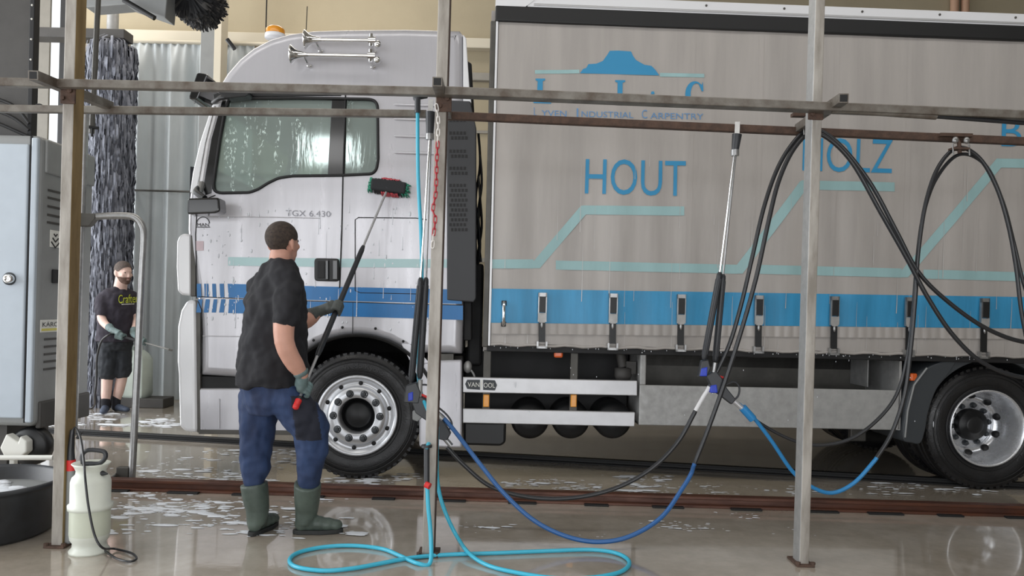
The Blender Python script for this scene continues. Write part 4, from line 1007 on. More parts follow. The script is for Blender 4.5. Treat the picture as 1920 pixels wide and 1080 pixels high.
# ------------------------------------------------------------------ plastic chain
ch = thing('plastic_chain', 'red and white plastic chain hanging on the middle post', 'chain', U(815, 460, FY - 0.03))
cp = smooth_path(UP(FY - 0.035, (818, 196), (822, 232), (819, 300), (817, 360), (812, 392), (816, 410), (813, 440), (811, 464)), 10)
Ls = [0.0]
for i in range(1, len(cp)): Ls.append(Ls[-1] + (cp[i] - cp[i - 1]).length)
nl = int(Ls[-1] / 0.034); 
def link_mesh(mat):
    m = MB(); pts = []
    for k in range(17):
        a = 2 * pi * k / 16; pts.append(Vector((0.0088 * cos(a), 0, 0.012 * (1 if sin(a) > 0 else -1) * (1 if abs(sin(a)) > 1e-6 else 0) + 0.010 * sin(a))))
    m.tube(pts, 0.0032, 6); return m.mesh('link', mat)
lm = {k: link_mesh(k) for k in ('chain_red', 'chain_white')}
for i in range(nl):
    s = (i + 0.5) * Ls[-1] / nl; j = max(q for q in range(len(Ls)) if Ls[q] <= s); j = min(j, len(cp) - 2)
    p = cp[j].lerp(cp[j + 1], (s - Ls[j]) / max(1e-6, Ls[j + 1] - Ls[j])); d = (cp[j + 1] - cp[j]).normalized()
    red = not (i < 6 or 21 <= i <= 22)
    o = bpy.data.objects.new('link', lm['chain_red' if red else 'chain_white']); COL.objects.link(o); o.parent = ch
    o.location = p - Vector(ch.location); q = Vector((0, 0, 1)).rotation_difference(d); o.rotation_mode = 'QUATERNION'
    o.rotation_quaternion = q @ Matrix.Rotation((i % 2) * pi / 2 * 0.9 + 0.3, 4, 'Z').to_quaternion()

# ------------------------------------------------------------------ bent tube barrier
BY = 5.80
bt = thing('tube_barrier', 'bent steel tube barrier with two legs between post and cab', 'barrier', FL(247, 903))
under(bt, MB().tube(smooth_path(UP(BY, (152, 408), (200, 405), (240, 405), (256, 410), (266, 424), (269, 445), (266, 500)), 5) + UP(BY, (258, 680), (247, 903)), 0.026, 12).build('bent_tube', 'steel'))
under(bt, MB().tube(UP(BY, (160, 215), (152, 420), (138, 812)), 0.026, 12).build('upright_tube', 'steel'))
under(bt, MB().prism([(U(a, b, BY).x, U(a, b, BY).z) for a, b in ((150, 400), (182, 402), (182, 410), (170, 424), (150, 426))], BY - 0.035, BY + 0.035).build('corner_plate', 'dark_alu', bevel=0.006, weld=True))
c = U(236, 888, BY); under(bt, MB().box(c + Vector((-0.06, -0.03, -0.05)), c + Vector((0.03, 0.03, 0.05))).tube([c + Vector((-0.05, -0.04, 0)), c + Vector((-0.09, -0.04, -0.03))], 0.012).build('latch', 'dark_alu', bevel=0.005))

# ------------------------------------------------------------------ washing gantry
GY = 5.5
gx = U(70, 500, GY).x
g0, g1 = U(35, 800, GY).z, U(35, 252, GY).z
gm = thing('wash_gantry', 'grey rolling wash gantry cabinet at the left edge', 'machine', (gx - 0.6, GY, 0))
def ga(nm, m, mats, bevel=0, seg=2, par=None): return under(gm, m.build(nm, mats, bevel=bevel, weld=bool(bevel), seg=seg))
ga('housing', MB().box((gx - 1.3, GY, g0), (gx, GY + 0.72, g1)), 'machine_grey', 0.045, 4)
xd = U(51, 500, GY).x
ga('door', MB().box((gx - 1.25, GY - 0.02, g0 + 0.06), (xd, GY + 0.02, g1 - 0.07)), 'machine_light', 0.012, 3)
ga('door_seam', MB().box((xd + 0.002, GY - 0.006, g0 + 0.03), (xd + 0.012, GY + 0.02, g1 - 0.01)), 'seal')
ga('corner_strip', MB().box((xd + 0.014, GY - 0.012, g0 + 0.03), (gx - 0.012, GY + 0.03, g1 - 0.02)), 'machine_light', 0.01)
ga('side_hood', MB().box((gx - 0.02, GY + 0.06, U(90, 326, GY + 0.1).z), (gx + 0.015, GY + 0.7, g1 - 0.02)), 'machine_grey', 0.012)
ga('side_plinth', MB().box((gx - 0.02, GY + 0.05, g0 - 0.02), (gx + 0.02, GY + 0.7, U(90, 752, GY + 0.1).z)), 'machine_dark', 0.012)
lk = U(25, 523, GY); ga('lock', MB().lathe([(0.045, 0.0), (0.045, -0.012), (0.03, -0.014)], lk + Vector((-0.012, -0.02, 0)), (0, 1, 0), 20, 0).lathe([(0.032, -0.01), (0.03, -0.05), (0.016, -0.054), (0.014, -0.03), (0.0, -0.03)], lk + Vector((0, -0.02, 0)), (0, 1, 0), 20, 1), ['badge_dark', 'chrome'])
sy = lambda px: gx * FPX / (px - 960)
for y in (358, 372, 388, 404, 418, 636, 650, 664, 678, 692):
    z = U(98, y, GY + 0.15).z; ga('vent_slot', MB().box((gx - 0.005, GY + 0.10, z - 0.008), (gx + 0.004, GY + 0.42, z + 0.008)), 'machine_dark')
z = U(100, 447, GY + 0.15).z
lb = ga('warning_label', MB().box((gx, GY + 0.14, z - 0.062), (gx + 0.004, GY + 0.26, z + 0.062)), 'label_white')
for k, s in enumerate((0.02, 0.035, 0.05)):
    zz = z + 0.035 - k * 0.03; ga('label_chevron', MB().tube([(gx + 0.006, GY + 0.20 - s, zz), (gx + 0.006, GY + 0.20, zz - s * 0.8), (gx + 0.006, GY + 0.20 + s, zz)], 0.005, 6), 'ink')
z = U(90, 611, GY + 0.15).z
ga('maker_label', MB().box((gx, GY + 0.05, z - 0.045), (gx + 0.004, GY + 0.42, z + 0.045)), 'label_white')
ga('maker_label_stripe', MB().box((gx + 0.003, GY + 0.06, z - 0.035), (gx + 0.006, GY + 0.41, z - 0.018)), 'label_yellow')
uv, fs = text_geo('KÄRCHER'); m = MB(); m.add([(gx + 0.006, GY + 0.07 + 0.32 * u, z - 0.005 + 0.04 * v) for u, v in uv], fs); ga('maker_lettering', m, 'ink')
ga('side_switch', MB().box((gx, GY + 0.17, U(100, 518, GY + 0.2).z - 0.05), (gx + 0.02, GY + 0.26, U(100, 518, GY + 0.2).z + 0.05)), 'seal', 0.004)
cx1 = U(58, 100, 5.75).x
ga('upper_column', MB().box((gx - 1.3, 5.75, g1 - 0.02), (cx1, 5.83, 6.4)), 'machine_dark', 0.01)
ga('column_edge', MB().box((cx1 - 0.005, 5.73, g1 - 0.02), (cx1 + 0.03, 5.80, 6.4)), 'seal', 0.004)
for y in (10, 36, 74, 112): p = U(64, y, 5.73); ga('edge_bolt', MB().ell((cx1 + 0.014, 5.728, p.z), 0.008, 8, 6), 'label_white')
p = U(20, 200, 5.7)
for k in range(3): ga('cable', MB().tube(smooth_path([p + Vector((-0.3, 0, 0.1 - 0.07 * k)), p + Vector((0, 0.0, 0.02 - 0.09 * k)), p + Vector((0.14, 0, -0.12 - 0.05 * k))], 5), 0.012, 6), 'seal')
p = U(50, 205, 5.70); ga('lifting_eye', MB().tube([p + Vector((0.04 * cos(a) + 0.09, 0, 0.04 * sin(a))) for a in [pi * k / 8 for k in range(9)]], 0.006, 6), 'seal')
# running gear
ga('drive_wheel', MB().lathe([(0.0, 0.0), (0.12, 0.0), (0.14, 0.02), (0.14, 0.09), (0.12, 0.11), (0, 0.11)], U(52, 838, 5.55) , (0, 1, 0), 24), 'black_plastic')
ga('wheel_cover', MB().prism([(U(a, b, 5.5).x, U(a, b, 5.5).z) for a, b in ((6, 838), (18, 812), (40, 828), (44, 816), (56, 826), (56, 846), (42, 858), (16, 858))], 5.46, 5.54), 'label_white', 0.01)
ga('wheel_fork', MB().box(U(12, 842, 5.56), U(38, 790, 5.72)), 'machine_dark', 0.008)
ga('underframe', MB().box((gx - 1.2, 5.6, 0.14), (U(14, 800, 5.6).x, 6.1, g0 + 0.05)), 'machine_dark')
ga('guide_pipe', MB().tube([U(-150, 858, 5.3), U(100, 858, 5.3)], 0.018, 10), 'label_white')
ga('pipe_stand', MB().box(U(16, 900, 5.32), U(34, 860, 5.36)), 'label_white', 0.006)

# ------------------------------------------------------------------ brushes at the back
def brush(name, label, c0, c1, r, n, seed, droop, mats=('wash_bristle', 'wash_bristle_dark')):
    """rotary brush: shaft plus many hanging foam strips"""
    t = thing(name, label, 'brush', c0 if c0.z < c1.z else c1)
    ax = (c1 - c0); L = ax.length; ax.normalize(); u = ax.orthogonal().normalized(); w = ax.cross(u); q = random.Random(seed)
    under(t, MB().tube([c0, c1], r * 0.35, 14).build('core', 'wash_bristle_dark'))
    m = MB()
    for k in range(n):
        h = q.random() * L; a = q.random() * 2 * pi; d = u * cos(a) + w * sin(a); s = u * -sin(a) + w * cos(a)
        base = c0 + ax * h; wd = 0.007 + 0.009 * q.random(); rr = r * (0.82 + 0.26 * q.random()); ln = 0.08 + 0.14 * q.random()
        if droop:
            p0 = base + d * rr * 0.5 + Vector((0, 0, ln * 0.7)); p1 = base + d * rr * 0.95 + Vector((0, 0, ln * 0.35)); p2 = base + d * rr - Vector((0, 0, ln * 0.3)); p3 = base + d * rr * 0.93 - Vector((0, 0, ln * 0.9))
        else:
            p0 = base + d * rr * 0.3; p1 = base + d * rr * 0.7; p2 = base + d * rr * 0.9; p3 = base + d * rr + ax * 0.03
        s = s * wd + d * (wd * 1.2 * (q.random() - 0.5))
        m.add([p0 - s, p0 + s, p1 - s, p1 + s, p2 - s, p2 + s, p3 - s * 0.7, p3 + s * 0.7], [(0, 1, 3, 2), (2, 3, 5, 4), (4, 5, 7, 6)], 0 if q.random() < 0.75 else 1, True)
    b = under(t, m.build('bristles', list(mats))); b['kind'] = 'stuff'
    return t
QY = 9.95
b0 = U(198, 748, QY); b1 = U(206, 92, QY); b0.x = b1.x = (b0.x + b1.x) / 2
vb = brush('side_wash_brush', 'tall upright blue-grey wash brush behind the bearded man', b0 + Vector((0, 0, 0.02)), b1, 0.29, 13000, 5, True)
under(vb, MB().tube([b1, b1 + Vector((0, 0, 0.9))], 0.07, 14).build('brush_shaft', 'galvanised'))
under(vb, MB().box((U(48, 62, QY).x, QY - 0.12, U(150, 76, QY).z), (U(242, 62, QY).x, QY + 0.12, U(150, 58, QY).z)).build('brush_arm', 'machine_dark', bevel=0.01))
under(vb, MB().lathe([(0.0, 0.0), (0.12, 0.0), (0.24, -0.2), (0.26, -0.5)], b1 + Vector((0, 0, 0.05)), (0, 0, 1), 24).build('brush_cap', 'wash_bristle_dark'))
under(vb, MB().tube([b0, Vector((b0.x, b0.y, 0.0))], 0.05, 12).build('brush_pivot', 'dark_alu'))
tb = brush('roof_wash_brush', 'dark horizontal roof wash brush hanging at the top edge', U(352, -16, 9.0), U(352, -16, 9.0) + Vector((0, 0.45, 0)), 0.29, 2600, 9, False, ('bristle_black', 'machine_dark'))
under(tb, MB().box(U(300, -30, 8.6) + Vector((-0.6, 0, 0)), U(430, -60, 9.0) + Vector((0.3, 0, 0.1))).build('brush_carrier', 'machine_dark', bevel=0.01))
under(tb, MB().prism([(U(a, b, 8.8).x, U(a, b, 8.8).z) for a, b in ((160, 14), (236, 8), (310, 34), (314, -14), (160, -20))], 8.8, 9.05).build('carrier_plate', 'machine_grey', bevel=0.01, weld=True))
under(tb, MB().tube([U(232, 0, 8.7), U(290, 34, 8.7)], 0.03, 8).build('carrier_strut', 'seal'))
x0, x1 = U(376, 90, 10.2).x, U(402, 90, 10.2).x
cl = thing('steel_column', 'grey steel column behind the cab in front of the curtain', 'column', ((x0 + x1) / 2, 10.2, 0))
under(cl, MB().box((x0, 10.2, 0), (x1, 10.38, WZ)).build('column_face', 'machine_grey', bevel=0.006)); under(cl, MB().box((x1 + 0.005, 10.17, 0), (x1 + 0.10, 10.40, WZ)).build('column_flange', 'wall_ledge', bevel=0.006))
# hanging pipe with a valve
vp = thing('hanging_pipe', 'thin vertical water pipe with a small valve beside the left post', 'pipe', U(172, 250, 6.4))
under(vp, MB().tube(UP(6.4, (185, -20), (172, 250)), 0.022, 10).build('pipe', 'dark_alu')); c = U(172, 246, 6.4)
under(vp, MB().tube([c + Vector((-0.03, -0.03, 0.03)), c + Vector((0.07, -0.03, 0.02))], 0.014, 8).tube([c + Vector((0.02, -0.03, 0.03)), c + Vector((0.02, -0.03, -0.05))], 0.01, 8).build('valve_handle', 'seal'))
# grey plastic curtain
CYB = 10.55; xa, xb = U(238, 400, CYB).x, U(470, 400, CYB).x; za, zb2 = 0.02, U(320, 80, CYB).z
cu = MB()
def cfn(u, v):
    x = xa + (xb - xa) * u; z = za + (zb2 - za) * v; top_ = max(0.0, (v - 0.93) / 0.07)
    y = CYB + (0.07 * sin(x * 15.0 + 1.2 * sin(x * 3.1)) + 0.03 * sin(x * 31)) * (1 - top_) + 0.015 * sin(x * 60) * top_
    return Vector((x, y, z))
cu.grid(cfn, 170, 40)
ct = thing('plastic_curtain', 'grey folded plastic curtain hanging left of the cab', 'curtain', ((xa + xb) / 2, CYB, 0))
under(ct, cu.build('curtain_sheet', 'curtain_grey')); zz = U(300, 360, CYB).z
under(ct, MB().tube([(xa, CYB - 0.11, zz), (xb, CYB - 0.11, zz)], 0.014, 8).build('curtain_batten', 'dark_alu')); under(ct, MB().tube([(xa - 0.1, CYB, zb2 + 0.01), (xb + 0.3, CYB, zb2 + 0.01)], 0.03, 8).build('curtain_rail', 'wall_ledge'))

# ------------------------------------------------------------------ tub, sprayer, canister
tc_ = Vector((-3.09, 4.52, 0)); tb_ = thing('mortar_tub', 'large round black tub with soapy water at the left edge', 'tub', tc_)
under(tb_, MB().lathe([(0.0, 0.0), (0.36, 0.0), (0.385, 0.02), (0.42, 0.27), (0.425, 0.285), (0.445, 0.29), (0.447, 0.31), (0.43, 0.316), (0.412, 0.30), (0.372, 0.03), (0.0, 0.02)], tc_, (0, 0, 1), 56).build('tub_shell', 'tub'))
fo = MB(); q = random.Random(4)
fo.lathe([(0.405, 0.0), (0.3, 0.004), (0.0, 0.006)], tc_ + Vector((0, 0, 0.225)), (0, 0, 1), 40, 1)
for k in range(70):
    a = q.random() * 2 * pi; r_ = 0.30 * sqrt(q.random()); fo.ell(tc_ + Vector((r_ * cos(a) - 0.05, r_ * sin(a) - 0.02, 0.232)), (0.03 + 0.05 * q.random(), 0.03 + 0.04 * q.random(), 0.012), 8, 5)
f_ = under(tb_, fo.build('foamy_water', ['foam', 'machine_grey'])); f_['kind'] = 'stuff'
sc_ = FL(167, 1042); sc_.y = 4.24; sc_ = U(167, 1040, 4.24); sc_.z = 0
sp = thing('pressure_sprayer', 'white pump pressure sprayer standing in front of the left post', 'sprayer', sc_)
under(sp, MB().lathe([(0.0, 0.0), (0.100, 0.0), (0.102, 0.012), (0.086, 0.03), (0.084, 0.055), (0.098, 0.075), (0.101, 0.10), (0.101, 0.235), (0.112, 0.238), (0.113, 0.262), (0.101, 0.266), (0.101, 0.385), (0.094, 0.41), (0.078, 0.425), (0.074, 0.445), (0.085, 0.47), (0.098, 0.485), (0.094, 0.488), (0.06, 0.47), (0.0, 0.468)], sc_, (0, 0, 1), 36).build('tank', 'tank_white'))
under(sp, MB().lathe([(0.1018, 0.10), (0.1022, 0.11), (0.1022, 0.225), (0.1018, 0.235)], sc_, (0, 0, 1), 36).build('liquid_level', 'tank_liquid'))
hc = sc_ + Vector((0.01, 0, 0.50))
hp = smooth_path([hc + Vector(p) for p in ((-0.055, 0, -0.02), (-0.06, 0, 0.03), (-0.03, 0, 0.055), (0.03, 0, 0.055), (0.062, 0, 0.045), (0.065, 0, 0.015), (0.035, 0, -0.015), (-0.02, 0, -0.018), (-0.055, 0, -0.02))], 5)
under(sp, MB().tube(hp, 0.012, 10).tube([hc + Vector((0, 0, -0.02)), hc + Vector((0, 0, -0.06))], 0.02, 10).build('pump_handle', 'gun_black'))
under(sp, MB().tube([sc_ + Vector((0.07, -0.02, 0.435)), sc_ + Vector((0.105, -0.03, 0.435))], [0.016, 0.004], 10).build('relief_valve', 'gun_black'))
under(sp, MB().tube(smooth_path([U(134, 842, 4.31), U(136, 812, 4.31), U(142, 802, 4.32), U(151, 822, 4.26), U(157, 862, 4.16), U(160, 900, 4.1), U(166, 950, 4.09), U(177, 1002, 4.09), U(192, 1027, 4.1)] + FLs((215, 1029), (246, 1037), (256, 1047), (243, 1053), (218, 1047), (196, 1032)), 7), 0.0062, 8).build('spray_hose', 'hose_black'))
pw = thing('spray_wand', 'grey spray wand with red collar standing beside the left post', 'sprayer', U(128, 1020, 4.36))
pz = U(128, 1020, 4.36); bz_ = FL(128, 1016); 
px0 = U(131, 950, 4.34)
under(pw, MB().tube([Vector((px0.x - 0.002, 4.34, 0.014)), U(133, 880, 4.34)], 0.022, 14).build('wand_tube', 'machine_grey')); under(pw, MB().tube([U(133, 882, 4.34), U(133, 862, 4.34)], 0.025, 14).build('collar', 'red'))
under(pw, MB().tube([U(133, 864, 4.34), U(133, 842, 4.34), U(136, 806, 4.34)], [0.022, 0.018, 0.012], 10).tube([U(145, 822, 4.34), U(153, 810, 4.34)], 0.008, 8).build('wand_grip', 'gun_black'))
# pale canister next to the man at the back
cc = U(256, 735, 9.95); cc.z = 0.0
cn = thing('plastic_canister', 'pale green plastic canister behind the bearded man', 'canister', cc)
under(cn, MB().loft([[cc + Vector((sx * a, sy_ * b, z)) for sx, sy_ in ((-1, -0.6), (-0.8, -1), (0.8, -1), (1, -0.6), (1, 0.6), (0.8, 1), (-0.8, 1), (-1, 0.6))] for a, b, z in ((0.15, 0.12, 0.12), (0.17, 0.14, 0.16), (0.165, 0.135, 0.6), (0.12, 0.10, 0.68), (0.07, 0.07, 0.72))]).build('canister_body', 'canister', bevel=0.01))
under(cn, MB().tube([cc + Vector((-0.06, 0, 0.70)), cc + Vector((-0.05, 0, 0.77)), cc + Vector((0.05, 0, 0.77)), cc + Vector((0.06, 0, 0.70))], 0.014, 8).build('canister_handle', 'canister'))
under(cn, MB().box(cc + Vector((-0.35, -0.16, 0)), cc + Vector((0.42, 0.16, 0.12))).build('plinth', 'machine_dark', bevel=0.01))

# ------------------------------------------------------------------ foam on the floor
pm('floor_foam', (224, 228, 234), 0.4, bump=0.4, bs=90)
fm_ = MB(); q = random.Random(11); fi = 0
def foam_at(p, s):
    """one soft-edged flat blob of suds"""
    global fi
    fi += 1; k = 6 if s < 0.012 else 14; a0 = q.random() * 6.28; el = 1.3 + 1.5 * q.random(); z = 0.0012 + 0.000004 * fi
    c1, c2, f1, f2 = 0.25 * q.random(), 0.2 * q.random(), q.random() * 6, q.random() * 6; ring = []; ring2 = []
    for j in range(k):
        a = a0 + 2 * pi * j / k; r_ = s * (1 + c1 * sin(2 * a + f1) + c2 * sin(3 * a + f2))
        ring.append(p + Vector((r_ * el * cos(a), r_ * 0.75 * sin(a), z))); ring2.append(p + Vector((r_ * 0.75 * el * cos(a), r_ * 0.56 * sin(a), z + s * 0.10)))
    fm_.add(ring + ring2 + [p + Vector((0, 0, z + s * 0.13))], [(j, (j + 1) % k, (j + 1) % k + k, j + k) for j in range(k)] + [(j + k, (j + 1) % k + k, 2 * k) for j in range(k)], 0, True)
for (x0, x1, y0, y1, n, s) in ((205, 470, 928, 966, 20, 1.0), (205, 500, 940, 1000, 12, 1.0), (255, 460, 838, 905, 16, 1.0), (160, 330, 776, 806, 14, 1.3), (60, 130, 786, 803, 10, 1.3), (950, 1230, 896, 922, 20, 0.9), (1230, 1560, 905, 930, 7, 0.8), (600, 760, 893, 912, 8, 1.0), (470, 640, 930, 1010, 8, 0.9), (880, 1500, 965, 1010, 8, 0.6), (1550, 1900, 905, 930, 8, 0.8), (430, 580, 840, 905, 10, 1.0)):
    for k in range(n):
        c = FL(x0 + (x1 - x0) * q.random(), y0 + (y1 - y0) * q.random())
        for m_ in range(q.randint(5, 16)):
            u = q.random(); sz = 0.004 + 0.006 * q.random() if u < 0.6 else (0.010 + 0.012 * q.random() if u < 0.92 else 0.022 + 0.022 * q.random())
            foam_at(c + Vector((q.gauss(0, 0.11), q.gauss(0, 0.06), 0)), sz * s)
f_ = fm_.build('soap_foam', 'floor_foam'); f_['kind'] = 'stuff'; f_['label'] = 'patches of white soap foam on the wet floor'; f_['category'] = 'foam'
# ------------------------------------------------------------------ people
from mathutils.bvhtree import BVHTree
pm('skin', (198, 150, 132), 0.5, var=0.05, vs=(14, 14, 14), spec=0.4)
pm('skin_pale', (216, 184, 172), 0.5, var=0.04, vs=(14, 14, 14), spec=0.4)
pm('hair_brown', (48, 40, 36), 0.8, vs=(60, 60, 60), col2=(74, 62, 54), bump=0.5, bs=260)
pm('hair_dark', (70, 62, 58), 0.85, vs=(60, 60, 60), col2=(96, 84, 78), bump=0.4, bs=260)
pm('beard', (92, 70, 60), 0.9, bump=0.5, bs=260)
pm('lips', (176, 128, 118), 0.5)
pm('eye', (40, 34, 32), 0.2)
pm('shirt_black', (28, 28, 33), 0.85, var=0.15, vs=(5, 5, 2.5), bump=0.55, bs=9)
pm('shirt_plum', (48, 44, 54), 0.85, var=0.12, vs=(5, 5, 2.5), bump=0.5, bs=10)
pm('denim', (46, 66, 104), 0.8, vs=(7, 7, 3), col2=(30, 42, 72), bump=0.6, bs=10)
pm('denim_dark', (30, 33, 46), 0.8)
pm('shorts', (40, 44, 50), 0.8, bump=0.5, bs=10)
pm('glove_teal', (112, 134, 136), 0.6, vs=(9, 9, 9), col2=(84, 98, 96), bump=0.3, bs=40)
pm('glove_dark', (80, 84, 82), 0.7, bump=0.3, bs=40)
pm('boot_green', (88, 100, 92), 0.5, vs=(8, 8, 8), col2=(70, 80, 74))
pm('boot_sole', (40, 42, 42), 0.6)
pm('sock', (34, 34, 40), 0.9)
pm('shoe', (64, 74, 92), 0.7, bump=0.3, bs=60)
pm('logo_green', (196, 206, 60), 0.6)
_cl = bpy.data.textures.new('cloth_folds', 'CLOUDS'); _cl.noise_scale = 0.085; _cl.noise_depth = 1
def remesh(mb, name, mat, voxel, iters=6, fac=0.5, fold=0.0):
    me = mb.mesh('tmp', mat); o = bpy.data.objects.new('tmp', me); COL.objects.link(o)
    m = o.modifiers.new('r', 'REMESH'); m.mode = 'VOXEL'; m.voxel_size = voxel; m.use_smooth_shade = True
    if iters: s = o.modifiers.new('s', 'SMOOTH'); s.iterations = iters; s.factor = fac
    if fold: dm = o.modifiers.new('d', 'DISPLACE'); dm.texture = _cl; dm.strength = fold; dm.mid_level = 0.45
    dg = bpy.context.evaluated_depsgraph_get(); dg.update()
    r = bpy.data.meshes.new_from_object(o.evaluated_get(dg)); r.name = name
    bpy.data.objects.remove(o, do_unlink=True)
    r.materials.clear(); r.materials.append(MATS[mat])
    for p in r.polygons: p.use_smooth = True; p.material_index = 0
    o = bpy.data.objects.new(name, r); COL.objects.link(o); return o
def ering(c, r, f, a, b, n=24, up=None):
    return [c + r * (a * cos(2 * pi * k / n)) + f * (b * sin(2 * pi * k / n)) for k in range(n)]
def limb(mb, pts, rad, n=14, k=5):
    """tapering limb through joints with rounded ends"""
    P = smooth_path(pts, k); m = len(P); rs = []
    for i in range(m):
        t = i / (m - 1) * (len(rad) - 1); j = min(int(t), len(rad) - 2); q = t - j; q = q * q * (3 - 2 * q)
        rs.append(rad[j] * (1 - q) + rad[j + 1] * q)
    mb.tube(P, rs, n); mb.ell(P[0], rs[0] * 0.99, n, 8); mb.ell(P[-1], rs[-1] * 0.99, n, 8)
def head(mb, c, f, up, s=1.0):
    side = f.cross(up).normalized(); M = Matrix((side, f, up)).transposed()
    e = lambda a, b, u, r: mb.ell(c + (side * a + f * b + up * u) * s, tuple(x * s for x in r), 18, 12, 0, M)
    e(0, -0.008, 0.035, (0.079, 0.100, 0.088)); e(0, 0.02, -0.01, (0.070, 0.084, 0.085)); e(0, 0.035, -0.06, (0.056, 0.06, 0.055)); e(0, 0.068, -0.092, (0.03, 0.026, 0.024))
    e(0, 0.083, 0.026, (0.05, 0.02, 0.012)); e(0, 0.108, -0.03, (0.016, 0.016, 0.013)); mb.tube([c + (f * 0.097 + up * 0.012) * s, c + (f * 0.114 - up * 0.026) * s], [0.009 * s, 0.012 * s], 8)
    for k in (-1, 1): e(k * 0.042, 0.068, -0.022, (0.024, 0.022, 0.02))
    for k in (-1, 1):
        e(k * 0.081, -0.012, -0.012, (0.010, 0.020, 0.033)); e(k * 0.086, -0.020, -0.004, (0.008, 0.012, 0.026)); e(k * 0.079, 0.0, -0.04, (0.009, 0.010, 0.012))
    return side, M
def cap(name, c, side, f, up, s, grow, keep, mat, par):
    """hair or beard: shell grown around the head where keep() holds"""
    mb = MB(); M = Matrix((side, f, up)).transposed()
    for (o, r) in (((0, -0.008, 0.035), (0.079, 0.100, 0.088)), ((0, 0.02, -0.01), (0.070, 0.084, 0.085)), ((0, 0.035, -0.06), (0.056, 0.06, 0.055)), ((0, 0.068, -0.092), (0.03, 0.026, 0.024))):
        mb.ell(c + (side * o[0] + f * o[1] + up * o[2]) * s, tuple((x + grow) * s for x in r), 40, 28, 0, M)
    ob = remesh(mb, name, mat, 0.006, 3)
    bm = bmesh.new(); bm.from_mesh(ob.data)
    kill = []
    for fa in bm.faces:
        d = (fa.calc_center_median() - c) / s
        if not keep(d.dot(side), d.dot(f), d.dot(up)): kill.append(fa)
    bmesh.ops.delete(bm, geom=kill, context='FACES'); bm.to_mesh(ob.data); bm.free()
    return under(par, ob)
def grip(mb, p, axis, back, pr, w, thumb_up=True, s=1.0):
    """gloved hand closed around a pole: four fingers and a thumb wrapping it, palm and wrist"""
    axis = axis.normalized(); back = (back - axis * back.dot(axis)).normalized(); side = axis.cross(back)
    Rr = pr + 0.010 * s
    for i, fl in zip((-1.5, -0.5, 0.5, 1.5), (205, 235, 240, 225)):
        c = p + axis * (i * 0.0215 * s)
        pts = [c + (back * cos(radians(t)) + side * sin(radians(t))) * (Rr + (0.012 * s if 50 < t < 120 else 0)) for t in range(5, fl, 18)]
        mb.tube(pts, [0.0112 * s] * (len(pts) - 2) + [0.010 * s, 0.008 * s], 8); mb.ell(pts[-1], 0.008 * s, 8, 6)
    tc = p + axis * (0.040 * s if thumb_up else -0.040 * s)
    pts = [tc + (back * cos(radians(t)) + side * sin(radians(t))) * (Rr + 0.003) + axis * ((0.012 if thumb_up else -0.012) * s * (-t / 150)) for t in range(10, -150, -20)]
    mb.tube(pts, [0.0155 * s] * 3 + [0.0135 * s] * (len(pts) - 4) + [0.010 * s], 8)
    pc = p + back * (Rr + 0.012 * s)
    for i in (-1, 0, 1): mb.ell(pc + axis * i * 0.024 * s + side * 0.006, (0.024 * s, 0.024 * s, 0.024 * s), 10, 8)
    mb.tube([pc + side * 0.0, pc.lerp(w, 0.5), w], [0.036 * s, 0.034 * s, 0.034 * s], 12)
    return pc

def V3(*a): return Vector(a)
# ---------------- the man with the brush
MY = 4.60
man = thing('person', 'man in black t-shirt, jeans and green rubber boots scrubbing the cab with a long brush', 'person', FL(530, 1005))
mf = V3(0.76, 0.65, 0).normalized(); mr_ = V3(mf.y, -mf.x, 0)
rsh, rel, rwr = U(540, 548, 4.44), U(533, 640, 4.36), U(567, 704, 4.43)
lsh, lel, lwr = U(490, 543, 4.75), U(556, 606, 4.86), U(598, 584, 5.00)
hc_ = U(530, 456, 4.60); hf = V3(0.38, 0.92, 0.08).normalized(); hup = V3(-0.05, -0.06, 1).normalized(); hup = (hup - hf * hup.dot(hf)).normalized()
brush_lo, brush_hi = U(555, 762, 4.40), U(727, 353, 6.03)
def on_pole(py):
    a, b = 0.0, 1.0
    for _ in range(40):
        m_ = (a + b) / 2; p = brush_lo.lerp(brush_hi, m_)
        v = HORIZ - ((p.z - CAMZ) * CR - p.x * SR) * FPX / p.y
        if v > py: a = m_
        else: b = m_
    return brush_lo.lerp(brush_hi, (a + b) / 2)
h_lo, h_hi = on_pole(731), on_pole(580); pax = (brush_hi - brush_lo).normalized()
torso = [(511, 735, .15, .125), (511, 690, .17, .14), (513, 650, .18, .145), (516, 600, .195, .15), (518, 560, .19, .13), (520, 535, .15, .10), (522, 516, .10, .08), (524, 496, .07, .07)]
b = MB(); b.loft([ering(U(x, y, MY), mr_, mf, a_, b_) for x, y, a_, b_ in torso])
head(b, hc_, hf, hup, 1.02); limb(b, [hc_ - hup * 0.07 - hf * 0.02, U(525, 498, MY), U(522, 520, MY)], [0.066, 0.068, 0.072])
limb(b, [rsh, rel, rwr], [0.056, 0.064, 0.056, 0.052, 0.034]); limb(b, [lsh, lel, lwr], [0.05, 0.055, 0.05, 0.045, 0.034])
hipL, kneL, ankL = U(488, 742, 4.68), U(480, 832, 4.66), FL(482, 1000) + V3(0, 0, 0.14)
hipR, kneR, ankR = U(534, 742, 4.52), U(585, 812, 4.56), FL(574, 1000) + V3(0, 0, 0.14)
limb(b, [hipL, kneL, ankL], [0.085, 0.07, 0.055, 0.05, 0.045]); limb(b, [hipR, kneR, ankR], [0.085, 0.07, 0.055, 0.05, 0.045])
under(man, remesh(b, 'body', 'skin', 0.008, 4))
side_, M_ = None, None
sd = hf.cross(hup).normalized()
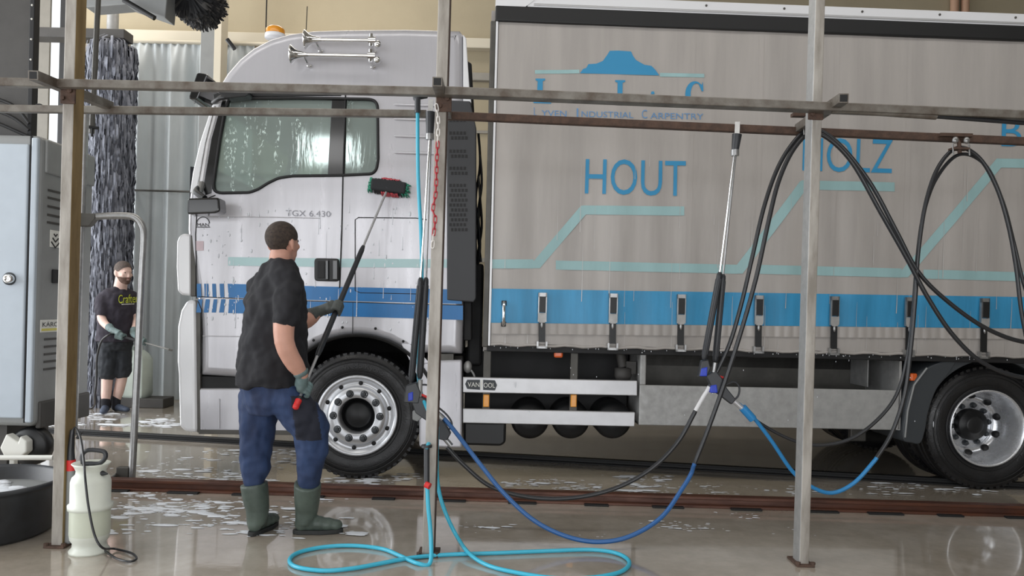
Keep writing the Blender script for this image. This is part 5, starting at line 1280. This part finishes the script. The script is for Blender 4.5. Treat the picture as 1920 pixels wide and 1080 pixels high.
cap('hair', hc_, sd, hf, hup, 1.02, 0.006, lambda a, q, u: u > (-0.078 if q < -0.035 else (-0.078 + (q + 0.035) * 1.25)) and not (abs(a) > 0.055 and u < 0.015 and -0.04 < q), 'hair_brown', man)
for k in (-1, 1): under(man, MB().ell(hc_ + hf * 0.092 + sd * 0.033 * k + hup * 0.012, 0.011, 8, 6).build('eye', 'eye'))
under(man, MB().ell(hc_ + hf * 0.094 - hup * 0.06, (0.022, 0.012, 0.008), 10, 6, 0, Matrix((sd, hf, hup)).transposed()).build('lips', 'lips'))
# t-shirt
s = MB(); s.loft([ering(U(x, y, MY), mr_, mf, a_, b_) for x, y, a_, b_ in [(511, 722, .222, .20), (511, 700, .222, .205), (512, 670, .216, .198), (514, 635, .21, .188), (516, 600, .215, .178), (518, 565, .224, .165), (520, 540, .20, .142), (522, 518, .15, .118), (523, 505, .112, .104), (524, 497, .096, .09)]])
limb(s, [rsh + V3(-0.01, 0.02, 0.005), rsh.lerp(rel, 0.25), rsh.lerp(rel, 0.52)], [0.078, 0.084, 0.083, 0.080]); limb(s, [lsh, lsh.lerp(lel, 0.3), lsh.lerp(lel, 0.6)], [0.086, 0.086, 0.08])
limb(s, [U(524, 503, MY), U(522, 515, 4.66), lsh + V3(-0.01, 0, 0.0)], [0.085, 0.09, 0.085, 0.075]); limb(s, [U(524, 503, MY), U(533, 520, 4.52), rsh], [0.085, 0.09, 0.085, 0.08])
tee = under(man, remesh(s, 't_shirt', 'shirt_black', 0.010, 3, 0.5, 0.04)); tee['label'] = 'black short sleeved t-shirt'
# jeans
j = MB(); j.loft([ering(U(x, y, MY), mr_, mf, a_, b_) for x, y, a_, b_ in [(511, 706, .20, .18), (511, 730, .20, .178), (510, 755, .185, .165), (509, 772, .15, .13)]])
limb(j, [hipL, kneL, U(478, 902, 4.642)], [0.118, 0.112, 0.096, 0.086, 0.066]); limb(j, [hipR, U(568, 786, 4.54), kneR, U(578, 902, 4.595)], [0.118, 0.115, 0.104, 0.094, 0.066])
jn = under(man, remesh(j, 'jeans', 'denim', 0.010, 3, 0.5, 0.035))
jn['label'] = 'blue work jeans with dark thigh patch'; jn.data.materials.append(MATS['denim_dark'])
for p in jn.data.polygons:
    c = p.center; px = 960 + (c.x * CR + (c.z - CAMZ) * SR) * FPX / c.y; py = HORIZ - ((c.z - CAMZ) * CR - c.x * SR) * FPX / c.y
    if p.normal.y < 0.2 and c.y < 4.56 and 546 + (py - 750) * 0.12 < px < 592 + (py - 750) * 0.16 and 742 < py < 826: p.material_index = 1

kp = MB()
def patch(cx, cy, Y, r, h):
    pass
# boots
for (tx, Y, heel, toe, ank) in ((476, 4.64, FL(473, 1006), FL(512, 986), ankL), (577, 4.60, FL(554, 1002), FL(618, 1000), ankR)):
    d = (toe - heel); L = d.length; d.normalize()
    topp = U(tx, 906, Y); heel = V3(ank.x, ank.y, 0) - d * 0.075; bo = MB(); Lf = 0.29
    bo.tube([topp, topp.lerp(ank, 0.35), topp.lerp(ank, 0.7), ank, heel + d * 0.065 + V3(0, 0, 0.06)], [0.080, 0.079, 0.074, 0.068, 0.056], 18)
    tip = heel + d * (Lf - 0.05)
    for t, rx_, rz_ in ((0.05, 0.045, 0.05), (0.10, 0.045, 0.052), (0.15, 0.048, 0.046), (0.20, 0.050, 0.040), (0.245, 0.046, 0.034)):
        bo.ell(heel + d * t + V3(0, 0, rz_ + 0.012), (rx_, rx_, rz_), 14, 10)
    bt_ = under(man, remesh(bo, 'rubber_boot', 'boot_green', 0.008, 3)); bt_['label'] = 'green rubber boot'
    so = MB(); nrm = V3(-d.y, d.x, 0); pts = []
    for k in range(28):
        a = 2 * pi * k / 28; u = cos(a); v = sin(a); wv = 0.050 * (1 if u > -0.2 else 0.86) * (1 - 0.12 * (abs(u - 0.3) < 0 and 1)); pts.append(heel + d * (Lf / 2 + u * (Lf / 2 + 0.004)) + nrm * v * wv * (abs(v) ** -0.25 if abs(v) > 0.05 else 1))
    so.loft([[p + V3(0, 0, 0.0) for p in pts], [p + V3(0, 0, 0.026) for p in pts]], 0, False)
    o = so.build('boot_sole', 'boot_sole', bevel=0.004, weld=True); under(man, o)
# gloves
for nm, hp_, wr, el, bk, th in (('r', h_lo, rwr, rel, V3(-0.15, -1, 0.15), True), ('l', h_hi, lwr, lel, V3(-0.9, -0.35, 0.1), True)):
    g = MB(); pc = grip(g, hp_, pax, bk, 0.017, wr, th, 1.08)
    cuff = wr.lerp(el, 0.12 if nm == 'r' else 0.42)
    g.tube([cuff, wr.lerp(cuff, 0.5), wr], [0.047 if nm == 'r' else 0.054, 0.044, 0.038], 14)
    gl_ = under(man, remesh(g, 'work_glove', 'glove_teal' if nm == 'r' else 'glove_dark', 0.0055, 2)); gl_['label'] = 'grey-green rubber work glove gripping the brush pole'

# ---------------- telescopic washing brush
wbr = thing('washing_brush', 'long handled washing brush with black head pressed against the cab', 'brush', brush_lo)
dd = brush_hi - brush_lo; p_up, p_a, p_b = on_pole(462), on_pole(668), on_pole(745)
under(wbr, MB().tube([brush_lo, p_b], 0.016, 12).build('end_grip', 'gun_black')); under(wbr, MB().tube([brush_lo - pax * 0.01, brush_lo + pax * 0.045], [0.018, 0.02], 12).ell(brush_lo, 0.0195, 12, 8).build('end_cap', 'red'))
under(wbr, MB().tube([brush_lo, brush_hi], 0.0095, 10).build('pole', 'aluminium'))
gs = MB().tube([p_a, p_a + pax * 0.03, p_up - pax * 0.03, p_up], [0.012, 0.0165, 0.0165, 0.013], 12)
for k in range(6):
    a = 2 * pi * k / 6; o_ = pax.orthogonal().normalized(); o2 = pax.cross(o_); q = (o_ * cos(a) + o2 * sin(a)) * 0.016
    gs.tube([p_a + pax * 0.04 + q, p_up - pax * 0.04 + q], 0.003, 5)
under(wbr, gs.build('grip_sleeve', 'gun_black'))
bcen = U(729, 350, 6.02); ex = (TE + V3(0, 0, -0.10)).normalized(); en = TN; ez = ex.cross(en).normalized() * -1
if ez.z < 0: ez = -ez
hb_ = MB(); Mx = Matrix((ex, en, ez)).transposed()
def hbox(c, sz, mat, name, bev=0.008):
    m = MB().box((-sz[0] / 2, -sz[1] / 2, -sz[2] / 2), (sz[0] / 2, sz[1] / 2, sz[2] / 2)); m.v = [bcen + Mx @ (V3(*c) + v) for v in m.v]; return under(wbr, m.build(name, mat, bevel=bev))
hbox((0, -0.03, 0), (0.27, 0.03, 0.09), 'bristle_black', 'head_block', 0.012)
q = random.Random(21)
for nm, xs_, mt in (('bristles', (-0.13, 0.10), 'bristle_black'), ('bristle_edge', (0.10, 0.155), 'brush_green'), ('bristle_edge', (-0.155, -0.13), 'brush_green'), ('bristle_row', (-0.06, 0.08), 'brush_pink')):
    m = MB(); n_ = 240 if nm == 'bristles' else 60
    for k in range(n_):
        x = xs_[0] + (xs_[1] - xs_[0]) * q.random(); z = (q.random() - 0.5) * 0.10 if nm != 'bristle_row' else (0.052 if q.random() < 0.5 else -0.056) + 0.006 * q.random()
        a = V3(x, -0.02, z); e_ = V3(x * 1.06, 0.055, z * 1.25)
        m.bar(bcen + Mx @ a, bcen + Mx @ e_, 0.008, 0.008, 0, (0, 0, 1))
    bo_ = under(wbr, m.build(nm, mt)); bo_['kind'] = 'stuff'
under(wbr, MB().tube([brush_hi, bcen + Mx @ V3(0, -0.04, 0)], [0.014, 0.022], 10).build('head_socket', 'badge_dark'))

# ---------------- the bearded man at the back
BYm = 9.44
gu = thing('person', 'bearded man in dark printed t-shirt and shorts holding a spray lance at the back', 'person', FL(212, 768))
gf = V3(0.78, -0.62, 0).normalized(); gr = V3(gf.y, -gf.x, 0)
G = lambda x, y, dy=0.0: U(x, y, BYm + dy)
ghc = G(231, 511, -0.02); ghf = V3(0.86, -0.50, -0.12).normalized(); gup = V3(0.08, -0.08, 1).normalized(); gup = (gup - ghf * gup.dot(ghf)).normalized(); gsd = ghf.cross(gup).normalized()
grs, gre, grw = G(193, 560, -0.12), G(191, 598, -0.22), G(209, 618, -0.34)
gls, gle, glw = G(248, 558, 0.14), G(257, 597, 0.06), G(250, 626, -0.15)
GHL, GKL, GAL = G(230, 640, 0.06), G(229, 702, 0.04), G(218, 752, 0.02)
GHR, GKR, GAR = G(204, 640, -0.06), G(201, 705, -0.05), G(198, 756, -0.08)
b = MB(); b.loft([ering(G(x, y), gr, gf, a_, b_) for x, y, a_, b_ in [(217, 645, .19, .15), (218, 620, .19, .15), (219, 590, .195, .15), (220, 565, .20, .14), (222, 552, .17, .12), (224, 543, .08, .08)]])
head(b, ghc, ghf, gup, 1.12); limb(b, [ghc - gup * 0.07 - ghf * 0.02, G(225, 543), G(223, 556)], [0.072, 0.078, 0.09])
limb(b, [grs, gre, grw], [0.062, 0.058, 0.05, 0.044, 0.034]); limb(b, [gls, gle, glw], [0.062, 0.058, 0.05, 0.044, 0.034])
limb(b, [GHL, GKL, GAL], [0.1, 0.085, 0.066, 0.06, 0.045]); limb(b, [GHR, GKR, GAR], [0.1, 0.085, 0.066, 0.06, 0.045])
under(gu, remesh(b, 'body', 'skin_pale', 0.010, 4))
cap('hair', ghc, gsd, ghf, gup, 1.12, 0.004, lambda a, q, u: u > (-0.03 if q < -0.02 else (-0.03 + (q + 0.02) * 0.95)) and not (abs(a) > 0.055 and u < 0.015 and q > -0.05), 'hair_dark', gu)
cap('beard', ghc, gsd, ghf, gup, 1.12, 0.007, lambda a, q, u: u < -0.045 and q > 0.0 and not (abs(a) < 0.02 and u > -0.075) or (abs(a) < 0.03 and -0.052 < u < -0.043 and q > 0.06), 'beard', gu)
for k in (-1, 1): under(gu, MB().ell(ghc + (ghf * 0.088 + gsd * 0.033 * k + gup * 0.008) * 1.06, 0.012, 8, 6).build('eye', 'eye'))
under(gu, MB().ell(ghc + (ghf * 0.097 - gup * 0.06) * 1.06, (0.024, 0.012, 0.009), 10, 6, 0, Matrix((gsd, ghf, gup)).transposed()).build('lips', 'lips'))
s = MB(); s.loft([ering(G(x, y), gr, gf, a_, b_) for x, y, a_, b_ in [(217, 640, .225, .18), (218, 620, .22, .18), (219, 590, .218, .172), (220, 566, .222, .155), (222, 552, .19, .13), (224, 543, .095, .09)]])
limb(s, [grs + gf * 0.01, grs.lerp(gre, 0.3), grs.lerp(gre, 0.62)], [0.082, 0.085, 0.084]); limb(s, [G(225, 548), G(208, 552, -0.08), grs], [0.085, 0.08, 0.08]); limb(s, [G(225, 548), G(238, 552, 0.08), gls], [0.085, 0.08, 0.08])
limb(s, [gls, gls.lerp(gle, 0.3), gls.lerp(gle, 0.62)], [0.08, 0.083, 0.082])
gt = under(gu, remesh(s, 't_shirt', 'shirt_plum', 0.011, 3, 0.5, 0.03))
s = MB(); s.loft([ering(G(x, y), gr, gf, a_, b_) for x, y, a_, b_ in [(217, 628, .20, .165), (217, 645, .20, .165), (217, 656, .17, .14)]])
limb(s, [GHL, GHL.lerp(GKL, 0.5), GKL + V3(0, 0, 0.05)], [0.115, 0.105, 0.104]); limb(s, [GHR, GHR.lerp(GKR, 0.5), GKR + V3(0, 0, 0.05)], [0.115, 0.108, 0.108])
under(gu, remesh(s, 'shorts', 'shorts', 0.011, 3, 0.5, 0.035))
for an, heel, toe in ((GAR, FL(194, 767), FL(203, 776)), (GAL, FL(214, 764), FL(243, 768))):
    d = (toe - heel).normalized()
    if an is GAR: d = V3(0.35, -0.94, 0).normalized()
    else: d = V3(0.92, -0.38, 0).normalized()
    hl = V3(an.x, an.y, 0) - d * 0.05; s = MB()
    for t, a_, z_ in ((0.03, 0.042, 0.045), (0.08, 0.044, 0.048), (0.13, 0.046, 0.042), (0.18, 0.048, 0.036), (0.225, 0.044, 0.03)): s.ell(hl + d * t + V3(0, 0, z_ + 0.004), (a_, a_, z_), 12, 8)
    under(gu, remesh(s, 'shoe', 'shoe', 0.010, 2)); so = MB(); limb(so, [an + V3(0, 0, 0.035), an, hl + d * 0.05 + V3(0, 0, 0.05)], [0.054, 0.052, 0.05]); under(gu, remesh(so, 'sock', 'sock', 0.010, 2))
# spray lance in his hands
l0, l1 = G(222, 629, -0.36), G(323, 657, -0.30); lax = (l1 - l0).normalized()
for wr, el, p, bk in ((grw, gre, l0 + lax * 0.02, V3(-0.3, -0.6, 0.75)), (glw, gle, l0 + lax * 0.26, V3(0.1, 0.8, 0.5))):
    g = MB(); grip(g, p, lax, bk, 0.014, wr, True, 1.1); g.tube([wr.lerp(el, 0.3), wr], [0.048, 0.04], 12)
    under(gu, remesh(g, 'work_glove', 'glove_teal', 0.007, 2))
hl_ = thing('hand_lance', 'thin spray lance held by the bearded man', 'pressure washer', l0)
under(hl_, MB().tube([l0 - lax * 0.06, l0 + lax * 0.2], 0.014, 10).build('lance_grip', 'gun_black')); under(hl_, MB().tube([l0 + lax * 0.2, l1], 0.008, 8).build('lance_tube', 'steel')); under(hl_, MB().tube([l1 - lax * 0.04, l1], 0.012, 8).build('nozzle', 'dark_alu'))
under(hl_, MB().tube(smooth_path([l0 - lax * 0.05, G(204, 628, -0.45), G(190, 640, -0.42), G(182, 670, -0.36), G(181, 706, -0.32), G(178, 740, -0.3), FL(172, 765, 0.012), FL(120, 772, 0.012)], 6), 0.012, 8).build('lance_hose', 'hose_black'))
# print on his shirt, laid onto the cloth
bv = BVHTree.FromPolygons([gt.matrix_world @ v.co if False else v.co for v in gt.data.vertices], [list(p.vertices) for p in gt.data.polygons])
def shirt_print(name, geo, q, mat):
    uv, fs = geo; m = MB(); vs = []
    for u, v in uv:
        p = bilin([Vector(c) for c in q], u, v); d = (U(p.x, p.y, 1.0) - CAMP).normalized()
        h = bv.ray_cast(CAMP, d)[0]
        if h is None: h = U(p.x, p.y, BYm - 0.1)
        vs.append(h - d * 0.006)
    m.add(vs, fs); return under(gu, m.build(name, mat))
shirt_print('shirt_lettering', text_geo('Crafter'), [(222, 569), (259, 567), (259, 551), (222, 553)], 'logo_green')
shirt_print('shirt_line', ([(k / 8, v) for v in (0, 1) for k in range(9)], [(k, k + 1, k + 10, k + 9) for k in range(8)]), [(228, 571.5), (252, 570.5), (252, 569), (228, 570)], 'label_white')
